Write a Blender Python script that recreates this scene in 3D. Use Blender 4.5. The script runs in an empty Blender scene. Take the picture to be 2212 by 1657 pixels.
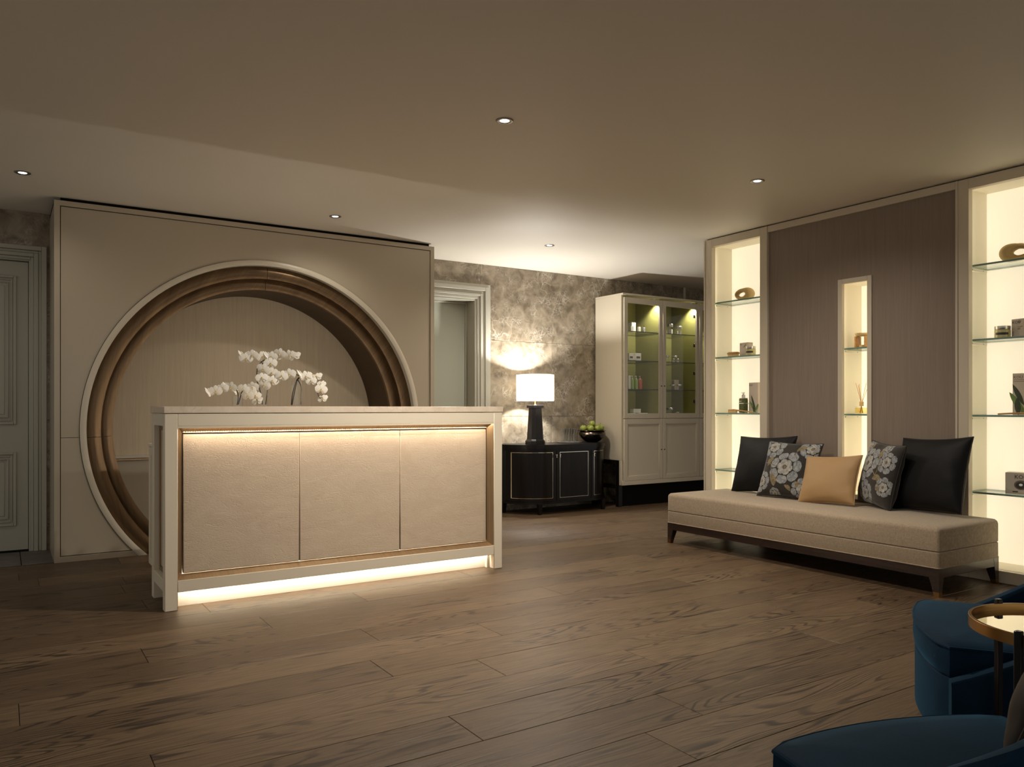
import bpy, bmesh, math, random
from mathutils import Matrix, Vector, Euler
R = math.radians
PI = math.pi
rnd = random.Random(7)
scene = bpy.context.scene
col = scene.collection

# ------------------------------------------------------------------ camera
FPX, HORIZ, CAMH, CX = 1693.0, 880.0, 1.1, 1106.0
FW = Vector((0.5446, 0.8387)).normalized()
RT = Vector((FW.y, -FW.x))
cam_d = bpy.data.cameras.new('camera')
cam = bpy.data.objects.new('camera', cam_d)
col.objects.link(cam)
cam.location = (0, 0, CAMH)
cam.rotation_euler = (R(90), 0, math.atan2(-FW.x, FW.y))
cam_d.sensor_width = 36.0
cam_d.lens = FPX / 2212 * 36.0
cam_d.shift_y = (HORIZ - 1657 / 2) / 2212
cam_d.clip_start = 0.02
scene.camera = cam

# ------------------------------------------------------------------ world / colour
world = bpy.data.worlds.new('World')
scene.world = world
world.use_nodes = True
wb = world.node_tree.nodes['Background']
wb.inputs['Color'].default_value = (1.0, 0.95, 0.85, 1)
wb.inputs['Strength'].default_value = 0.62
scene.view_settings.view_transform = 'Standard'
scene.view_settings.look = 'None'
scene.view_settings.exposure = 0.0
scene.view_settings.gamma = 1.0
scene.view_settings.use_curve_mapping = False
scene.cycles.use_denoising = True
scene.cycles.max_bounces = 10
scene.cycles.diffuse_bounces = 5
scene.cycles.glossy_bounces = 4
scene.cycles.transmission_bounces = 8
scene.cycles.transparent_max_bounces = 16
scene.cycles.sample_clamp_indirect = 4.0
scene.cycles.caustics_reflective = False
scene.cycles.caustics_refractive = False

SPOT_W = 75.0          # recessed ceiling spots
LAMP_W = 85.0          # bulb in the table lamp
NICHE_E = 8.0         # vertical LED strips in the display niches
DESK_TOP_E = 80.0      # LED strip above the leather panels
DESK_KICK_E = 85.0     # LED strip under the desk
CAB_W = 26.0            # small lights inside the glass cabinet

# ------------------------------------------------------------------ pixel helpers
def ray(px, py):
    s = (px - CX) / FPX
    return Vector((FW.x + s * RT.x, FW.y + s * RT.y, (HORIZ - py) / FPX))
def at_x(px, py, X):
    r = ray(px, py); return Vector((0, 0, CAMH)) + r * (X / r.x)
def at_y(px, py, Y):
    r = ray(px, py); return Vector((0, 0, CAMH)) + r * (Y / r.y)
def at_z(px, py, Z):
    r = ray(px, py); return Vector((0, 0, CAMH)) + r * ((Z - CAMH) / r.z)

# ------------------------------------------------------------------ materials
def lin(c):
    c /= 255.0
    return c / 12.92 if c <= 0.04045 else ((c + 0.055) / 1.055) ** 2.4
def srgb(r, g, b): return (lin(r), lin(g), lin(b), 1)

def new_mat(name):
    m = bpy.data.materials.new(name); m.use_nodes = True
    nt = m.node_tree
    return m, nt, nt.nodes['Principled BSDF']

def pm(name, color, rough=0.5, metal=0.0, spec=0.5, coat=0.0, emis=None, estr=0.0, sheen=0.0,
       sheen_tint=None, noise=None, bump=None, alpha=None):
    """plain procedural material: noise=(scale,amount) colour variation, bump=(scale,strength,dist,stretch)"""
    m, nt, b = new_mat(name)
    b.inputs['Base Color'].default_value = color
    b.inputs['Roughness'].default_value = rough
    b.inputs['Metallic'].default_value = metal
    b.inputs['Specular IOR Level'].default_value = spec
    b.inputs['Coat Weight'].default_value = coat
    if coat: b.inputs['Coat Roughness'].default_value = 0.12
    if emis:
        b.inputs['Emission Color'].default_value = emis
        b.inputs['Emission Strength'].default_value = estr
    if sheen:
        b.inputs['Sheen Weight'].default_value = sheen
        b.inputs['Sheen Roughness'].default_value = 0.35
        if sheen_tint: b.inputs['Sheen Tint'].default_value = sheen_tint
    tc = nt.nodes.new('ShaderNodeTexCoord')
    if noise:
        st = noise[2] if len(noise) > 2 else (1, 1, 1)
        mp = nt.nodes.new('ShaderNodeMapping'); mp.inputs['Scale'].default_value = st
        nz = nt.nodes.new('ShaderNodeTexNoise'); nz.inputs['Scale'].default_value = noise[0]
        nz.inputs['Detail'].default_value = 4
        rp = nt.nodes.new('ShaderNodeValToRGB')
        a = noise[1]
        rp.color_ramp.elements[0].position = 0.3; rp.color_ramp.elements[1].position = 0.7
        rp.color_ramp.elements[0].color = (color[0] * (1 - a), color[1] * (1 - a), color[2] * (1 - a), 1)
        rp.color_ramp.elements[1].color = (min(1, color[0] * (1 + a)), min(1, color[1] * (1 + a)), min(1, color[2] * (1 + a)), 1)
        nt.links.new(tc.outputs['Object'], mp.inputs['Vector'])
        nt.links.new(mp.outputs[0], nz.inputs['Vector'])
        nt.links.new(nz.outputs['Fac'], rp.inputs['Fac'])
        nt.links.new(rp.outputs['Color'], b.inputs['Base Color'])
    if bump:
        st = bump[3] if len(bump) > 3 else (1, 1, 1)
        mp = nt.nodes.new('ShaderNodeMapping'); mp.inputs['Scale'].default_value = st
        nz = nt.nodes.new('ShaderNodeTexNoise'); nz.inputs['Scale'].default_value = bump[0]
        nz.inputs['Detail'].default_value = 5
        bp = nt.nodes.new('ShaderNodeBump'); bp.inputs['Strength'].default_value = bump[1]
        bp.inputs['Distance'].default_value = bump[2]
        nt.links.new(tc.outputs['Object'], mp.inputs['Vector'])
        nt.links.new(mp.outputs[0], nz.inputs['Vector'])
        nt.links.new(nz.outputs['Fac'], bp.inputs['Height'])
        nt.links.new(bp.outputs['Normal'], b.inputs['Normal'])
    return m

def glass_mat(name, tint=(1, 1, 1, 1), refl=1.0):
    """thin clear glass: see-through with a fresnel reflection"""
    m = bpy.data.materials.new(name); m.use_nodes = True
    nt = m.node_tree; nt.nodes.clear()
    out = nt.nodes.new('ShaderNodeOutputMaterial')
    tr = nt.nodes.new('ShaderNodeBsdfTransparent'); tr.inputs['Color'].default_value = tint
    gl = nt.nodes.new('ShaderNodeBsdfGlossy'); gl.inputs['Roughness'].default_value = 0.02
    lw = nt.nodes.new('ShaderNodeLayerWeight'); lw.inputs['Blend'].default_value = 0.5
    pw = nt.nodes.new('ShaderNodeMath'); pw.operation = 'POWER'; pw.inputs[1].default_value = 4.0
    mu = nt.nodes.new('ShaderNodeMath'); mu.operation = 'MULTIPLY_ADD'; mu.inputs[1].default_value = 0.85 * refl; mu.inputs[2].default_value = 0.035 * refl
    mx = nt.nodes.new('ShaderNodeMixShader')
    nt.links.new(lw.outputs['Facing'], pw.inputs[0]); nt.links.new(pw.outputs[0], mu.inputs[0]); nt.links.new(mu.outputs[0], mx.inputs[0])
    nt.links.new(tr.outputs[0], mx.inputs[1]); nt.links.new(gl.outputs[0], mx.inputs[2])
    nt.links.new(mx.outputs[0], out.inputs['Surface'])
    return m

def N(nt, t, **kw):
    n = nt.nodes.new(t)
    for k, v in kw.items():
        if k in n.inputs: n.inputs[k].default_value = v
        else: setattr(n, k, v)
    return n

def wood_floor_mat():
    m, nt, b = new_mat('oak_plank')
    L = nt.links.new
    tc = N(nt, 'ShaderNodeTexCoord'); oi = N(nt, 'ShaderNodeObjectInfo')
    off = N(nt, 'ShaderNodeVectorMath', operation='SCALE'); off.inputs[0].default_value = (37.0, 11.0, 53.0)
    L(oi.outputs['Random'], off.inputs['Scale'])
    add = N(nt, 'ShaderNodeVectorMath', operation='ADD')
    L(tc.outputs['Object'], add.inputs[0]); L(off.outputs[0], add.inputs[1])
    # cathedral grain: contour lines of a smooth, lengthwise stretched noise
    mp1 = N(nt, 'ShaderNodeMapping'); mp1.inputs['Scale'].default_value = (0.5, 5.0, 1)
    L(add.outputs[0], mp1.inputs['Vector'])
    n1 = N(nt, 'ShaderNodeTexNoise'); n1.inputs['Scale'].default_value = 1.0; n1.inputs['Detail'].default_value = 1.6
    n1.inputs['Roughness'].default_value = 0.45
    L(mp1.outputs[0], n1.inputs['Vector'])
    mul = N(nt, 'ShaderNodeMath', operation='MULTIPLY'); mul.inputs[1].default_value = 230.0
    L(n1.outputs['Fac'], mul.inputs[0])
    sy = N(nt, 'ShaderNodeSeparateXYZ'); L(add.outputs[0], sy.inputs[0])
    ym = N(nt, 'ShaderNodeMath', operation='MULTIPLY_ADD'); ym.inputs[1].default_value = 130.0
    L(sy.outputs['Y'], ym.inputs[0]); L(mul.outputs[0], ym.inputs[2])
    sn = N(nt, 'ShaderNodeMath', operation='SINE'); L(ym.outputs[0], sn.inputs[0])
    rg = N(nt, 'ShaderNodeValToRGB'); rg.color_ramp.elements[0].position = 0.35; rg.color_ramp.elements[1].position = 0.95
    rg.color_ramp.elements[0].color = (0, 0, 0, 1); rg.color_ramp.elements[1].color = (1, 1, 1, 1)
    L(sn.outputs[0], rg.inputs['Fac'])
    # patches where the grain is strong
    mp2 = N(nt, 'ShaderNodeMapping'); mp2.inputs['Scale'].default_value = (1.1, 4.0, 1)
    L(add.outputs[0], mp2.inputs['Vector'])
    n2 = N(nt, 'ShaderNodeTexNoise'); n2.inputs['Scale'].default_value = 1.3; n2.inputs['Detail'].default_value = 3
    L(mp2.outputs[0], n2.inputs['Vector'])
    rp2 = N(nt, 'ShaderNodeValToRGB'); rp2.color_ramp.elements[0].position = 0.38; rp2.color_ramp.elements[1].position = 0.60
    L(n2.outputs['Fac'], rp2.inputs['Fac'])
    gm = N(nt, 'ShaderNodeMath', operation='MULTIPLY'); L(rg.outputs['Color'], gm.inputs[0]); L(rp2.outputs['Color'], gm.inputs[1])
    # fine pores along the plank
    mp3 = N(nt, 'ShaderNodeMapping'); mp3.inputs['Scale'].default_value = (7, 170, 1)
    L(add.outputs[0], mp3.inputs['Vector'])
    n3 = N(nt, 'ShaderNodeTexNoise'); n3.inputs['Scale'].default_value = 1.0; n3.inputs['Detail'].default_value = 4
    L(mp3.outputs[0], n3.inputs['Vector'])
    # base tone per plank
    rb = N(nt, 'ShaderNodeValToRGB')
    e = rb.color_ramp.elements
    e[0].position = 0.0; e[0].color = (0.090, 0.056, 0.031, 1)
    e[1].position = 1.0; e[1].color = (0.134, 0.087, 0.049, 1)
    q = e.new(0.5); q.color = (0.110, 0.070, 0.039, 1)
    L(oi.outputs['Random'], rb.inputs['Fac'])
    pr = N(nt, 'ShaderNodeMapRange'); pr.inputs['From Min'].default_value = 0.3; pr.inputs['From Max'].default_value = 0.7
    pr.inputs['To Min'].default_value = 0.60; pr.inputs['To Max'].default_value = 1.30
    L(n3.outputs['Fac'], pr.inputs['Value'])
    m1 = N(nt, 'ShaderNodeVectorMath', operation='SCALE'); L(rb.outputs['Color'], m1.inputs[0]); L(pr.outputs[0], m1.inputs['Scale'])
    mx = N(nt, 'ShaderNodeMix', data_type='RGBA'); mx.inputs['B'].default_value = (0.022, 0.013, 0.008, 1)
    gs = N(nt, 'ShaderNodeMath', operation='MULTIPLY'); gs.inputs[1].default_value = 0.95
    L(gm.outputs[0], gs.inputs[0]); L(gs.outputs[0], mx.inputs['Factor']); L(m1.outputs[0], mx.inputs['A'])
    L(mx.outputs['Result'], b.inputs['Base Color'])
    b.inputs['Roughness'].default_value = 0.42
    b.inputs['Specular IOR Level'].default_value = 0.28
    hs = N(nt, 'ShaderNodeMath', operation='SUBTRACT'); L(n3.outputs['Fac'], hs.inputs[0]); L(gm.outputs[0], hs.inputs[1])
    bp = N(nt, 'ShaderNodeBump'); bp.inputs['Strength'].default_value = 0.35; bp.inputs['Distance'].default_value = 0.0015
    L(hs.outputs[0], bp.inputs['Height']); L(bp.outputs[0], b.inputs['Normal'])
    return m

def marble_mat(name, dark, light, vein):
    m, nt, b = new_mat(name)
    L = nt.links.new
    tc = N(nt, 'ShaderNodeTexCoord'); oi = N(nt, 'ShaderNodeObjectInfo')
    off = N(nt, 'ShaderNodeVectorMath', operation='SCALE'); off.inputs[0].default_value = (17.0, 29.0, 41.0)
    L(oi.outputs['Random'], off.inputs['Scale'])
    add = N(nt, 'ShaderNodeVectorMath', operation='ADD'); L(tc.outputs['Object'], add.inputs[0]); L(off.outputs[0], add.inputs[1])
    n1 = N(nt, 'ShaderNodeTexNoise'); n1.inputs['Scale'].default_value = 9.0; n1.inputs['Detail'].default_value = 7
    n1.inputs['Roughness'].default_value = 0.62; n1.inputs['Distortion'].default_value = 0.6
    L(add.outputs[0], n1.inputs['Vector'])
    rp = N(nt, 'ShaderNodeValToRGB'); rp.color_ramp.elements[0].position = 0.33; rp.color_ramp.elements[1].position = 0.72
    rp.color_ramp.elements[0].color = dark; rp.color_ramp.elements[1].color = light
    L(n1.outputs['Fac'], rp.inputs['Fac'])
    # fine broken veins
    nd = N(nt, 'ShaderNodeTexNoise'); nd.inputs['Scale'].default_value = 6; nd.inputs['Detail'].default_value = 3
    L(add.outputs[0], nd.inputs['Vector'])
    ds = N(nt, 'ShaderNodeVectorMath', operation='SCALE'); ds.inputs['Scale'].default_value = 0.22; L(nd.outputs['Color'], ds.inputs[0])
    ad2 = N(nt, 'ShaderNodeVectorMath', operation='ADD'); L(add.outputs[0], ad2.inputs[0]); L(ds.outputs[0], ad2.inputs[1])
    cur = rp.outputs['Color']
    for sc, wdt, msk in ((9.0, 0.05, 3.0), (24.0, 0.10, 6.0)):
        vo = N(nt, 'ShaderNodeTexVoronoi', feature='DISTANCE_TO_EDGE'); vo.inputs['Scale'].default_value = sc
        L(ad2.outputs[0], vo.inputs['Vector'])
        vr = N(nt, 'ShaderNodeMapRange'); vr.inputs['From Min'].default_value = 0; vr.inputs['From Max'].default_value = wdt
        vr.inputs['To Min'].default_value = 1; vr.inputs['To Max'].default_value = 0
        L(vo.outputs['Distance'], vr.inputs['Value'])
        nm = N(nt, 'ShaderNodeTexNoise'); nm.inputs['Scale'].default_value = msk; nm.inputs['Detail'].default_value = 3
        L(add.outputs[0], nm.inputs['Vector'])
        nr = N(nt, 'ShaderNodeMapRange'); nr.inputs['From Min'].default_value = 0.5; nr.inputs['From Max'].default_value = 0.68
        nr.inputs['To Max'].default_value = 0.42
        L(nm.outputs['Fac'], nr.inputs['Value'])
        mm = N(nt, 'ShaderNodeMath', operation='MULTIPLY'); L(vr.outputs[0], mm.inputs[0]); L(nr.outputs[0], mm.inputs[1])
        mx = N(nt, 'ShaderNodeMix', data_type='RGBA'); mx.inputs['B'].default_value = vein
        L(mm.outputs[0], mx.inputs['Factor']); L(cur, mx.inputs['A'])
        cur = mx.outputs['Result']
    L(cur, b.inputs['Base Color'])
    b.inputs['Roughness'].default_value = 0.22
    return m

def silk_mat(name, c0, c1):
    """fine vertical silk streaks"""
    m, nt, b = new_mat(name)
    L = nt.links.new
    tc = N(nt, 'ShaderNodeTexCoord')
    mp = N(nt, 'ShaderNodeMapping'); mp.inputs['Scale'].default_value = (140, 140, 4.0); L(tc.outputs['Object'], mp.inputs['Vector'])
    n = N(nt, 'ShaderNodeTexNoise'); n.inputs['Scale'].default_value = 1.6; n.inputs['Detail'].default_value = 5; L(mp.outputs[0], n.inputs['Vector'])
    mp2 = N(nt, 'ShaderNodeMapping'); mp2.inputs['Scale'].default_value = (60, 60, 2.0); L(tc.outputs['Object'], mp2.inputs['Vector'])
    n2 = N(nt, 'ShaderNodeTexNoise'); n2.inputs['Scale'].default_value = 1; n2.inputs['Detail'].default_value = 3; L(mp2.outputs[0], n2.inputs['Vector'])
    ad = N(nt, 'ShaderNodeMath', operation='ADD'); L(n.outputs['Fac'], ad.inputs[0]); L(n2.outputs['Fac'], ad.inputs[1])
    hf = N(nt, 'ShaderNodeMath', operation='MULTIPLY'); hf.inputs[1].default_value = 0.5; L(ad.outputs[0], hf.inputs[0])
    rp = N(nt, 'ShaderNodeValToRGB'); rp.color_ramp.elements[0].position = 0.32; rp.color_ramp.elements[1].position = 0.68
    rp.color_ramp.elements[0].color = c0; rp.color_ramp.elements[1].color = c1
    L(hf.outputs[0], rp.inputs['Fac']); L(rp.outputs['Color'], b.inputs['Base Color'])
    b.inputs['Roughness'].default_value = 0.62
    b.inputs['Sheen Weight'].default_value = 0.15
    bp = N(nt, 'ShaderNodeBump'); bp.inputs['Strength'].default_value = 0.15; bp.inputs['Distance'].default_value = 0.001
    L(hf.outputs[0], bp.inputs['Height']); L(bp.outputs[0], b.inputs['Normal'])
    return m

def bronze_mat(name, cx, cz, c0, c1, rough):
    """brushed bronze, brush marks running round the circle (cx, cz)"""
    m, nt, b = new_mat(name)
    L = nt.links.new
    tc = N(nt, 'ShaderNodeTexCoord')
    sp = N(nt, 'ShaderNodeSeparateXYZ'); L(tc.outputs['Object'], sp.inputs[0])
    dx = N(nt, 'ShaderNodeMath', operation='SUBTRACT'); dx.inputs[1].default_value = cx; L(sp.outputs['X'], dx.inputs[0])
    dz = N(nt, 'ShaderNodeMath', operation='SUBTRACT'); dz.inputs[1].default_value = cz; L(sp.outputs['Z'], dz.inputs[0])
    at = N(nt, 'ShaderNodeMath', operation='ARCTAN2'); L(dz.outputs[0], at.inputs[0]); L(dx.outputs[0], at.inputs[1])
    x2 = N(nt, 'ShaderNodeMath', operation='MULTIPLY'); L(dx.outputs[0], x2.inputs[0]); L(dx.outputs[0], x2.inputs[1])
    z2 = N(nt, 'ShaderNodeMath', operation='MULTIPLY'); L(dz.outputs[0], z2.inputs[0]); L(dz.outputs[0], z2.inputs[1])
    s2 = N(nt, 'ShaderNodeMath', operation='ADD'); L(x2.outputs[0], s2.inputs[0]); L(z2.outputs[0], s2.inputs[1])
    rr = N(nt, 'ShaderNodeMath', operation='SQRT'); L(s2.outputs[0], rr.inputs[0])
    cb = N(nt, 'ShaderNodeCombineXYZ'); L(rr.outputs[0], cb.inputs['X']); L(at.outputs[0], cb.inputs['Y']); L(sp.outputs['Y'], cb.inputs['Z'])
    mp = N(nt, 'ShaderNodeMapping'); mp.inputs['Scale'].default_value = (160, 2.2, 60); L(cb.outputs[0], mp.inputs['Vector'])
    n = N(nt, 'ShaderNodeTexNoise'); n.inputs['Scale'].default_value = 1; n.inputs['Detail'].default_value = 4; L(mp.outputs[0], n.inputs['Vector'])
    mp2 = N(nt, 'ShaderNodeMapping'); mp2.inputs['Scale'].default_value = (14, 0.9, 3); L(cb.outputs[0], mp2.inputs['Vector'])
    n2 = N(nt, 'ShaderNodeTexNoise'); n2.inputs['Scale'].default_value = 1; n2.inputs['Detail'].default_value = 2; L(mp2.outputs[0], n2.inputs['Vector'])
    ad = N(nt, 'ShaderNodeMath', operation='ADD'); L(n.outputs['Fac'], ad.inputs[0]); L(n2.outputs['Fac'], ad.inputs[1])
    hf = N(nt, 'ShaderNodeMath', operation='MULTIPLY'); hf.inputs[1].default_value = 0.5; L(ad.outputs[0], hf.inputs[0])
    rp = N(nt, 'ShaderNodeValToRGB'); rp.color_ramp.elements[0].position = 0.35; rp.color_ramp.elements[1].position = 0.65
    rp.color_ramp.elements[0].color = c0; rp.color_ramp.elements[1].color = c1
    L(hf.outputs[0], rp.inputs['Fac']); L(rp.outputs['Color'], b.inputs['Base Color'])
    b.inputs['Metallic'].default_value = 0.75
    b.inputs['Roughness'].default_value = rough
    bp = N(nt, 'ShaderNodeBump'); bp.inputs['Strength'].default_value = 0.12; bp.inputs['Distance'].default_value = 0.001
    L(n.outputs['Fac'], bp.inputs['Height']); L(bp.outputs[0], b.inputs['Normal'])
    return m

def weave_mat(name, c0, c1, scale, rough=0.75, sheen=0.3, bump=0.4):
    """woven cloth: two crossed noises"""
    m, nt, b = new_mat(name)
    L = nt.links.new
    tc = N(nt, 'ShaderNodeTexCoord')
    outs = []
    for st in ((1, 0.12, 1), (0.12, 1, 0.12)):
        mp = N(nt, 'ShaderNodeMapping'); mp.inputs['Scale'].default_value = (scale * st[0], scale * st[1], scale * st[2])
        L(tc.outputs['Object'], mp.inputs['Vector'])
        n = N(nt, 'ShaderNodeTexNoise'); n.inputs['Scale'].default_value = 1; n.inputs['Detail'].default_value = 2
        L(mp.outputs[0], n.inputs['Vector']); outs.append(n.outputs['Fac'])
    ad = N(nt, 'ShaderNodeMath', operation='ADD'); L(outs[0], ad.inputs[0]); L(outs[1], ad.inputs[1])
    hf = N(nt, 'ShaderNodeMath', operation='MULTIPLY'); hf.inputs[1].default_value = 0.5; L(ad.outputs[0], hf.inputs[0])
    rp = N(nt, 'ShaderNodeValToRGB'); rp.color_ramp.elements[0].position = 0.35; rp.color_ramp.elements[1].position = 0.65
    rp.color_ramp.elements[0].color = c0; rp.color_ramp.elements[1].color = c1
    L(hf.outputs[0], rp.inputs['Fac']); L(rp.outputs['Color'], b.inputs['Base Color'])
    b.inputs['Roughness'].default_value = rough; b.inputs['Sheen Weight'].default_value = sheen
    b.inputs['Specular IOR Level'].default_value = 0.3
    bp = N(nt, 'ShaderNodeBump'); bp.inputs['Strength'].default_value = bump; bp.inputs['Distance'].default_value = 0.001
    L(hf.outputs[0], bp.inputs['Height']); L(bp.outputs[0], b.inputs['Normal'])
    return m

def leather_mat():
    m, nt, b = new_mat('cream_leather')
    L = nt.links.new
    tc = N(nt, 'ShaderNodeTexCoord')
    mp = N(nt, 'ShaderNodeMapping'); mp.inputs['Scale'].default_value = (1, 1, 2.2); L(tc.outputs['Object'], mp.inputs['Vector'])
    n = N(nt, 'ShaderNodeTexNoise'); n.inputs['Scale'].default_value = 75; n.inputs['Detail'].default_value = 7; n.inputs['Roughness'].default_value = 0.65
    L(mp.outputs[0], n.inputs['Vector'])
    n2 = N(nt, 'ShaderNodeTexNoise'); n2.inputs['Scale'].default_value = 5; n2.inputs['Detail'].default_value = 4; n2.inputs['Distortion'].default_value = 1.5
    L(mp.outputs[0], n2.inputs['Vector'])
    rp = N(nt, 'ShaderNodeValToRGB'); rp.color_ramp.elements[0].position = 0.3; rp.color_ramp.elements[1].position = 0.75
    rp.color_ramp.elements[0].color = srgb(196, 177, 154); rp.color_ramp.elements[1].color = srgb(206, 188, 165)
    L(n2.outputs['Fac'], rp.inputs['Fac']); L(rp.outputs['Color'], b.inputs['Base Color'])
    # sparse creases
    vo = N(nt, 'ShaderNodeTexVoronoi', feature='DISTANCE_TO_EDGE'); vo.inputs['Scale'].default_value = 3.3
    nd = N(nt, 'ShaderNodeVectorMath', operation='SCALE'); nd.inputs['Scale'].default_value = 0.9; L(n2.outputs['Color'], nd.inputs[0])
    av = N(nt, 'ShaderNodeVectorMath', operation='ADD'); L(mp.outputs[0], av.inputs[0]); L(nd.outputs[0], av.inputs[1])
    L(av.outputs[0], vo.inputs['Vector'])
    vr = N(nt, 'ShaderNodeMapRange'); vr.inputs['From Max'].default_value = 0.03; vr.inputs['To Min'].default_value = 0.0; vr.inputs['To Max'].default_value = 0.45
    L(vo.outputs['Distance'], vr.inputs['Value'])
    ad = N(nt, 'ShaderNodeMath', operation='ADD'); L(n.outputs['Fac'], ad.inputs[0]); L(vr.outputs[0], ad.inputs[1])
    bp = N(nt, 'ShaderNodeBump'); bp.inputs['Strength'].default_value = 0.6; bp.inputs['Distance'].default_value = 0.0025
    L(ad.outputs[0], bp.inputs['Height']); L(bp.outputs[0], b.inputs['Normal'])
    b.inputs['Roughness'].default_value = 0.48
    return m

C_X, C_Z = 1.805, 0.94           # centre of the round opening
M = {}
M['oak'] = wood_floor_mat()
M['subfloor'] = pm('subfloor', (0.012, 0.008, 0.006, 1), 0.9)
M['stone_floor'] = pm('grey_stone', srgb(92, 88, 84), 0.45, noise=(9, 0.25), bump=(40, 0.1, 0.002))
M['ceiling'] = pm('ceiling_paint', srgb(237, 230, 218), 0.55, spec=0.3)
M['wall'] = pm('wall_paint', srgb(178, 165, 145), 0.7)
M['marble'] = marble_mat('brown_marble', srgb(108, 96, 80), srgb(166, 153, 133), srgb(230, 224, 212))
M['counter'] = marble_mat('cream_stone', srgb(214, 196, 174), srgb(228, 214, 195), srgb(196, 172, 148))
M['lacquer'] = pm('taupe_lacquer', srgb(178, 166, 147), 0.22, spec=0.5, noise=(0.8, 0.02))
M['lacquer_rim'] = pm('pale_rim_lacquer', srgb(205, 195, 176), 0.35)
M['cream'] = pm('cream_paint', srgb(226, 215, 194), 0.42)
M['unit_frame'] = pm('unit_frame_paint', srgb(203, 191, 170), 0.4)
M['door_paint'] = pm('door_paint', srgb(178, 175, 162), 0.4)
M['bronze'] = bronze_mat('brushed_bronze', C_X, C_Z, srgb(98, 78, 58), srgb(122, 99, 72), 0.34)
M['bronze_reveal'] = bronze_mat('dark_bronze_reveal', C_X, C_Z, srgb(84, 66, 50), srgb(94, 74, 56), 0.5)
M['desk_bronze'] = pm('desk_bronze', srgb(158, 132, 100), 0.34, metal=0.8, noise=(3, 0.15, (60, 1, 1)))
M['silk'] = silk_mat('beige_silk', srgb(208, 190, 162), srgb(222, 204, 176))
M['silk_dark'] = silk_mat('taupe_silk', srgb(126, 111, 98), srgb(138, 123, 108))
M['leather'] = leather_mat()
M['black_wood'] = pm('black_lacquer', (0.007, 0.0055, 0.0055, 1), 0.28, spec=0.28, noise=(2, 0.4, (20, 20, 1)))
M['ebony'] = pm('dark_brown_wood', (0.026, 0.014, 0.011, 1), 0.25, coat=0.2, noise=(4, 0.2, (12, 0.6, 12)))
M['dark'] = pm('dark_void', (0.005, 0.0045, 0.004, 1), 0.85, spec=0.15)
M['nickel'] = pm('polished_nickel', (0.8, 0.74, 0.62, 1), 0.15, metal=1)
M['steel'] = pm('brushed_steel', (0.62, 0.6, 0.56, 1), 0.3, metal=1)
M['brass'] = pm('aged_brass', srgb(158, 122, 72), 0.3, metal=1, noise=(5, 0.1))
M['chrome_ring'] = pm('satin_ring', (0.30, 0.27, 0.23, 1), 0.3, metal=1)
M['mirror'] = pm('bronze_mirror', (0.85, 0.78, 0.62, 1), 0.03, metal=1)
M['gunmetal'] = pm('hammered_gunmetal', (0.11, 0.085, 0.07, 1), 0.2, metal=1, bump=(40, 0.15, 0.003))
M['linen'] = weave_mat('taupe_linen', srgb(136, 118, 97), srgb(172, 154, 130), 520)
M['satin_black'] = pm('black_satin', (0.005, 0.005, 0.0055, 1), 0.58, spec=0.18, sheen=0.05, bump=(9, 0.35, 0.01))
M['satin_gold'] = pm('gold_satin', srgb(166, 133, 92), 0.55, spec=0.28, sheen=0.25, bump=(8, 0.3, 0.01))
M['brocade'] = weave_mat('dark_brocade', (0.010, 0.008, 0.006, 1), (0.022, 0.017, 0.012, 1), 500)
M['brown_velvet'] = pm('brown_velvet', (0.016, 0.010, 0.007, 1), 0.7, sheen=0.5, sheen_tint=(0.35, 0.25, 0.16, 1))
M['emb_blue'] = weave_mat('grey_blue_embroidery', srgb(74, 83, 96), srgb(166, 165, 160), 330, bump=0.8)
M['emb_light'] = weave_mat('silver_embroidery', srgb(92, 97, 104), srgb(186, 180, 166), 330, bump=0.8)
M['emb_gold'] = weave_mat('gold_embroidery', srgb(84, 73, 52), srgb(146, 130, 96), 330, bump=0.8)
M['velvet'] = pm('teal_velvet', (0.003, 0.018, 0.040, 1), 0.75, spec=0.10, sheen=0.42, sheen_tint=(0.10, 0.34, 0.58, 1), noise=(6, 0.25), bump=(220, 0.15, 0.002))
M['niche'] = pm('niche_white', srgb(238, 232, 214), 0.5)
M['glass'] = glass_mat('clear_glass')
M['tumbler_glass'] = pm('tumbler_glass', (0.96, 0.97, 0.97, 1), 0.02)
M['tumbler_glass'].node_tree.nodes['Principled BSDF'].inputs['Transmission Weight'].default_value = 1.0
M['tumbler_glass'].node_tree.nodes['Principled BSDF'].inputs['IOR'].default_value = 1.48
M['pane_glass'] = glass_mat('pane_glass', (1, 1, 1, 1), 0.55)
M['shelf_glass'] = glass_mat('shelf_glass', (0.93, 0.98, 0.95, 1), 0.8)
M['glass_edge'] = pm('green_glass_edge', srgb(120, 150, 138), 0.15)
M['amber_glass'] = glass_mat('amber_liquid', (0.95, 0.84, 0.5, 1))
M['backlit'] = pm('backlit_panel', srgb(238, 230, 210), 0.5, emis=(1.0, 0.90, 0.72, 1), estr=0.52)
M['led'] = pm('led_warm', (1, 1, 1, 1), 0.5, emis=(1.0, 0.88, 0.68, 1), estr=NICHE_E)
M['led_desk'] = pm('led_desk_top', (1, 1, 1, 1), 0.5, emis=(1.0, 0.82, 0.62, 1), estr=DESK_TOP_E)
M['led_kick'] = pm('led_desk_kick', (1, 1, 1, 1), 0.5, emis=(1.0, 0.95, 0.86, 1), estr=DESK_KICK_E)
M['led_task'] = pm('led_task', (1, 1, 1, 1), 0.5, emis=(1.0, 0.93, 0.82, 1), estr=34.0)
M['spot_lens'] = pm('spot_lens', (1, 1, 1, 1), 0.3, emis=(0.95, 0.98, 1.0, 1), estr=6.0)
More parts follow.
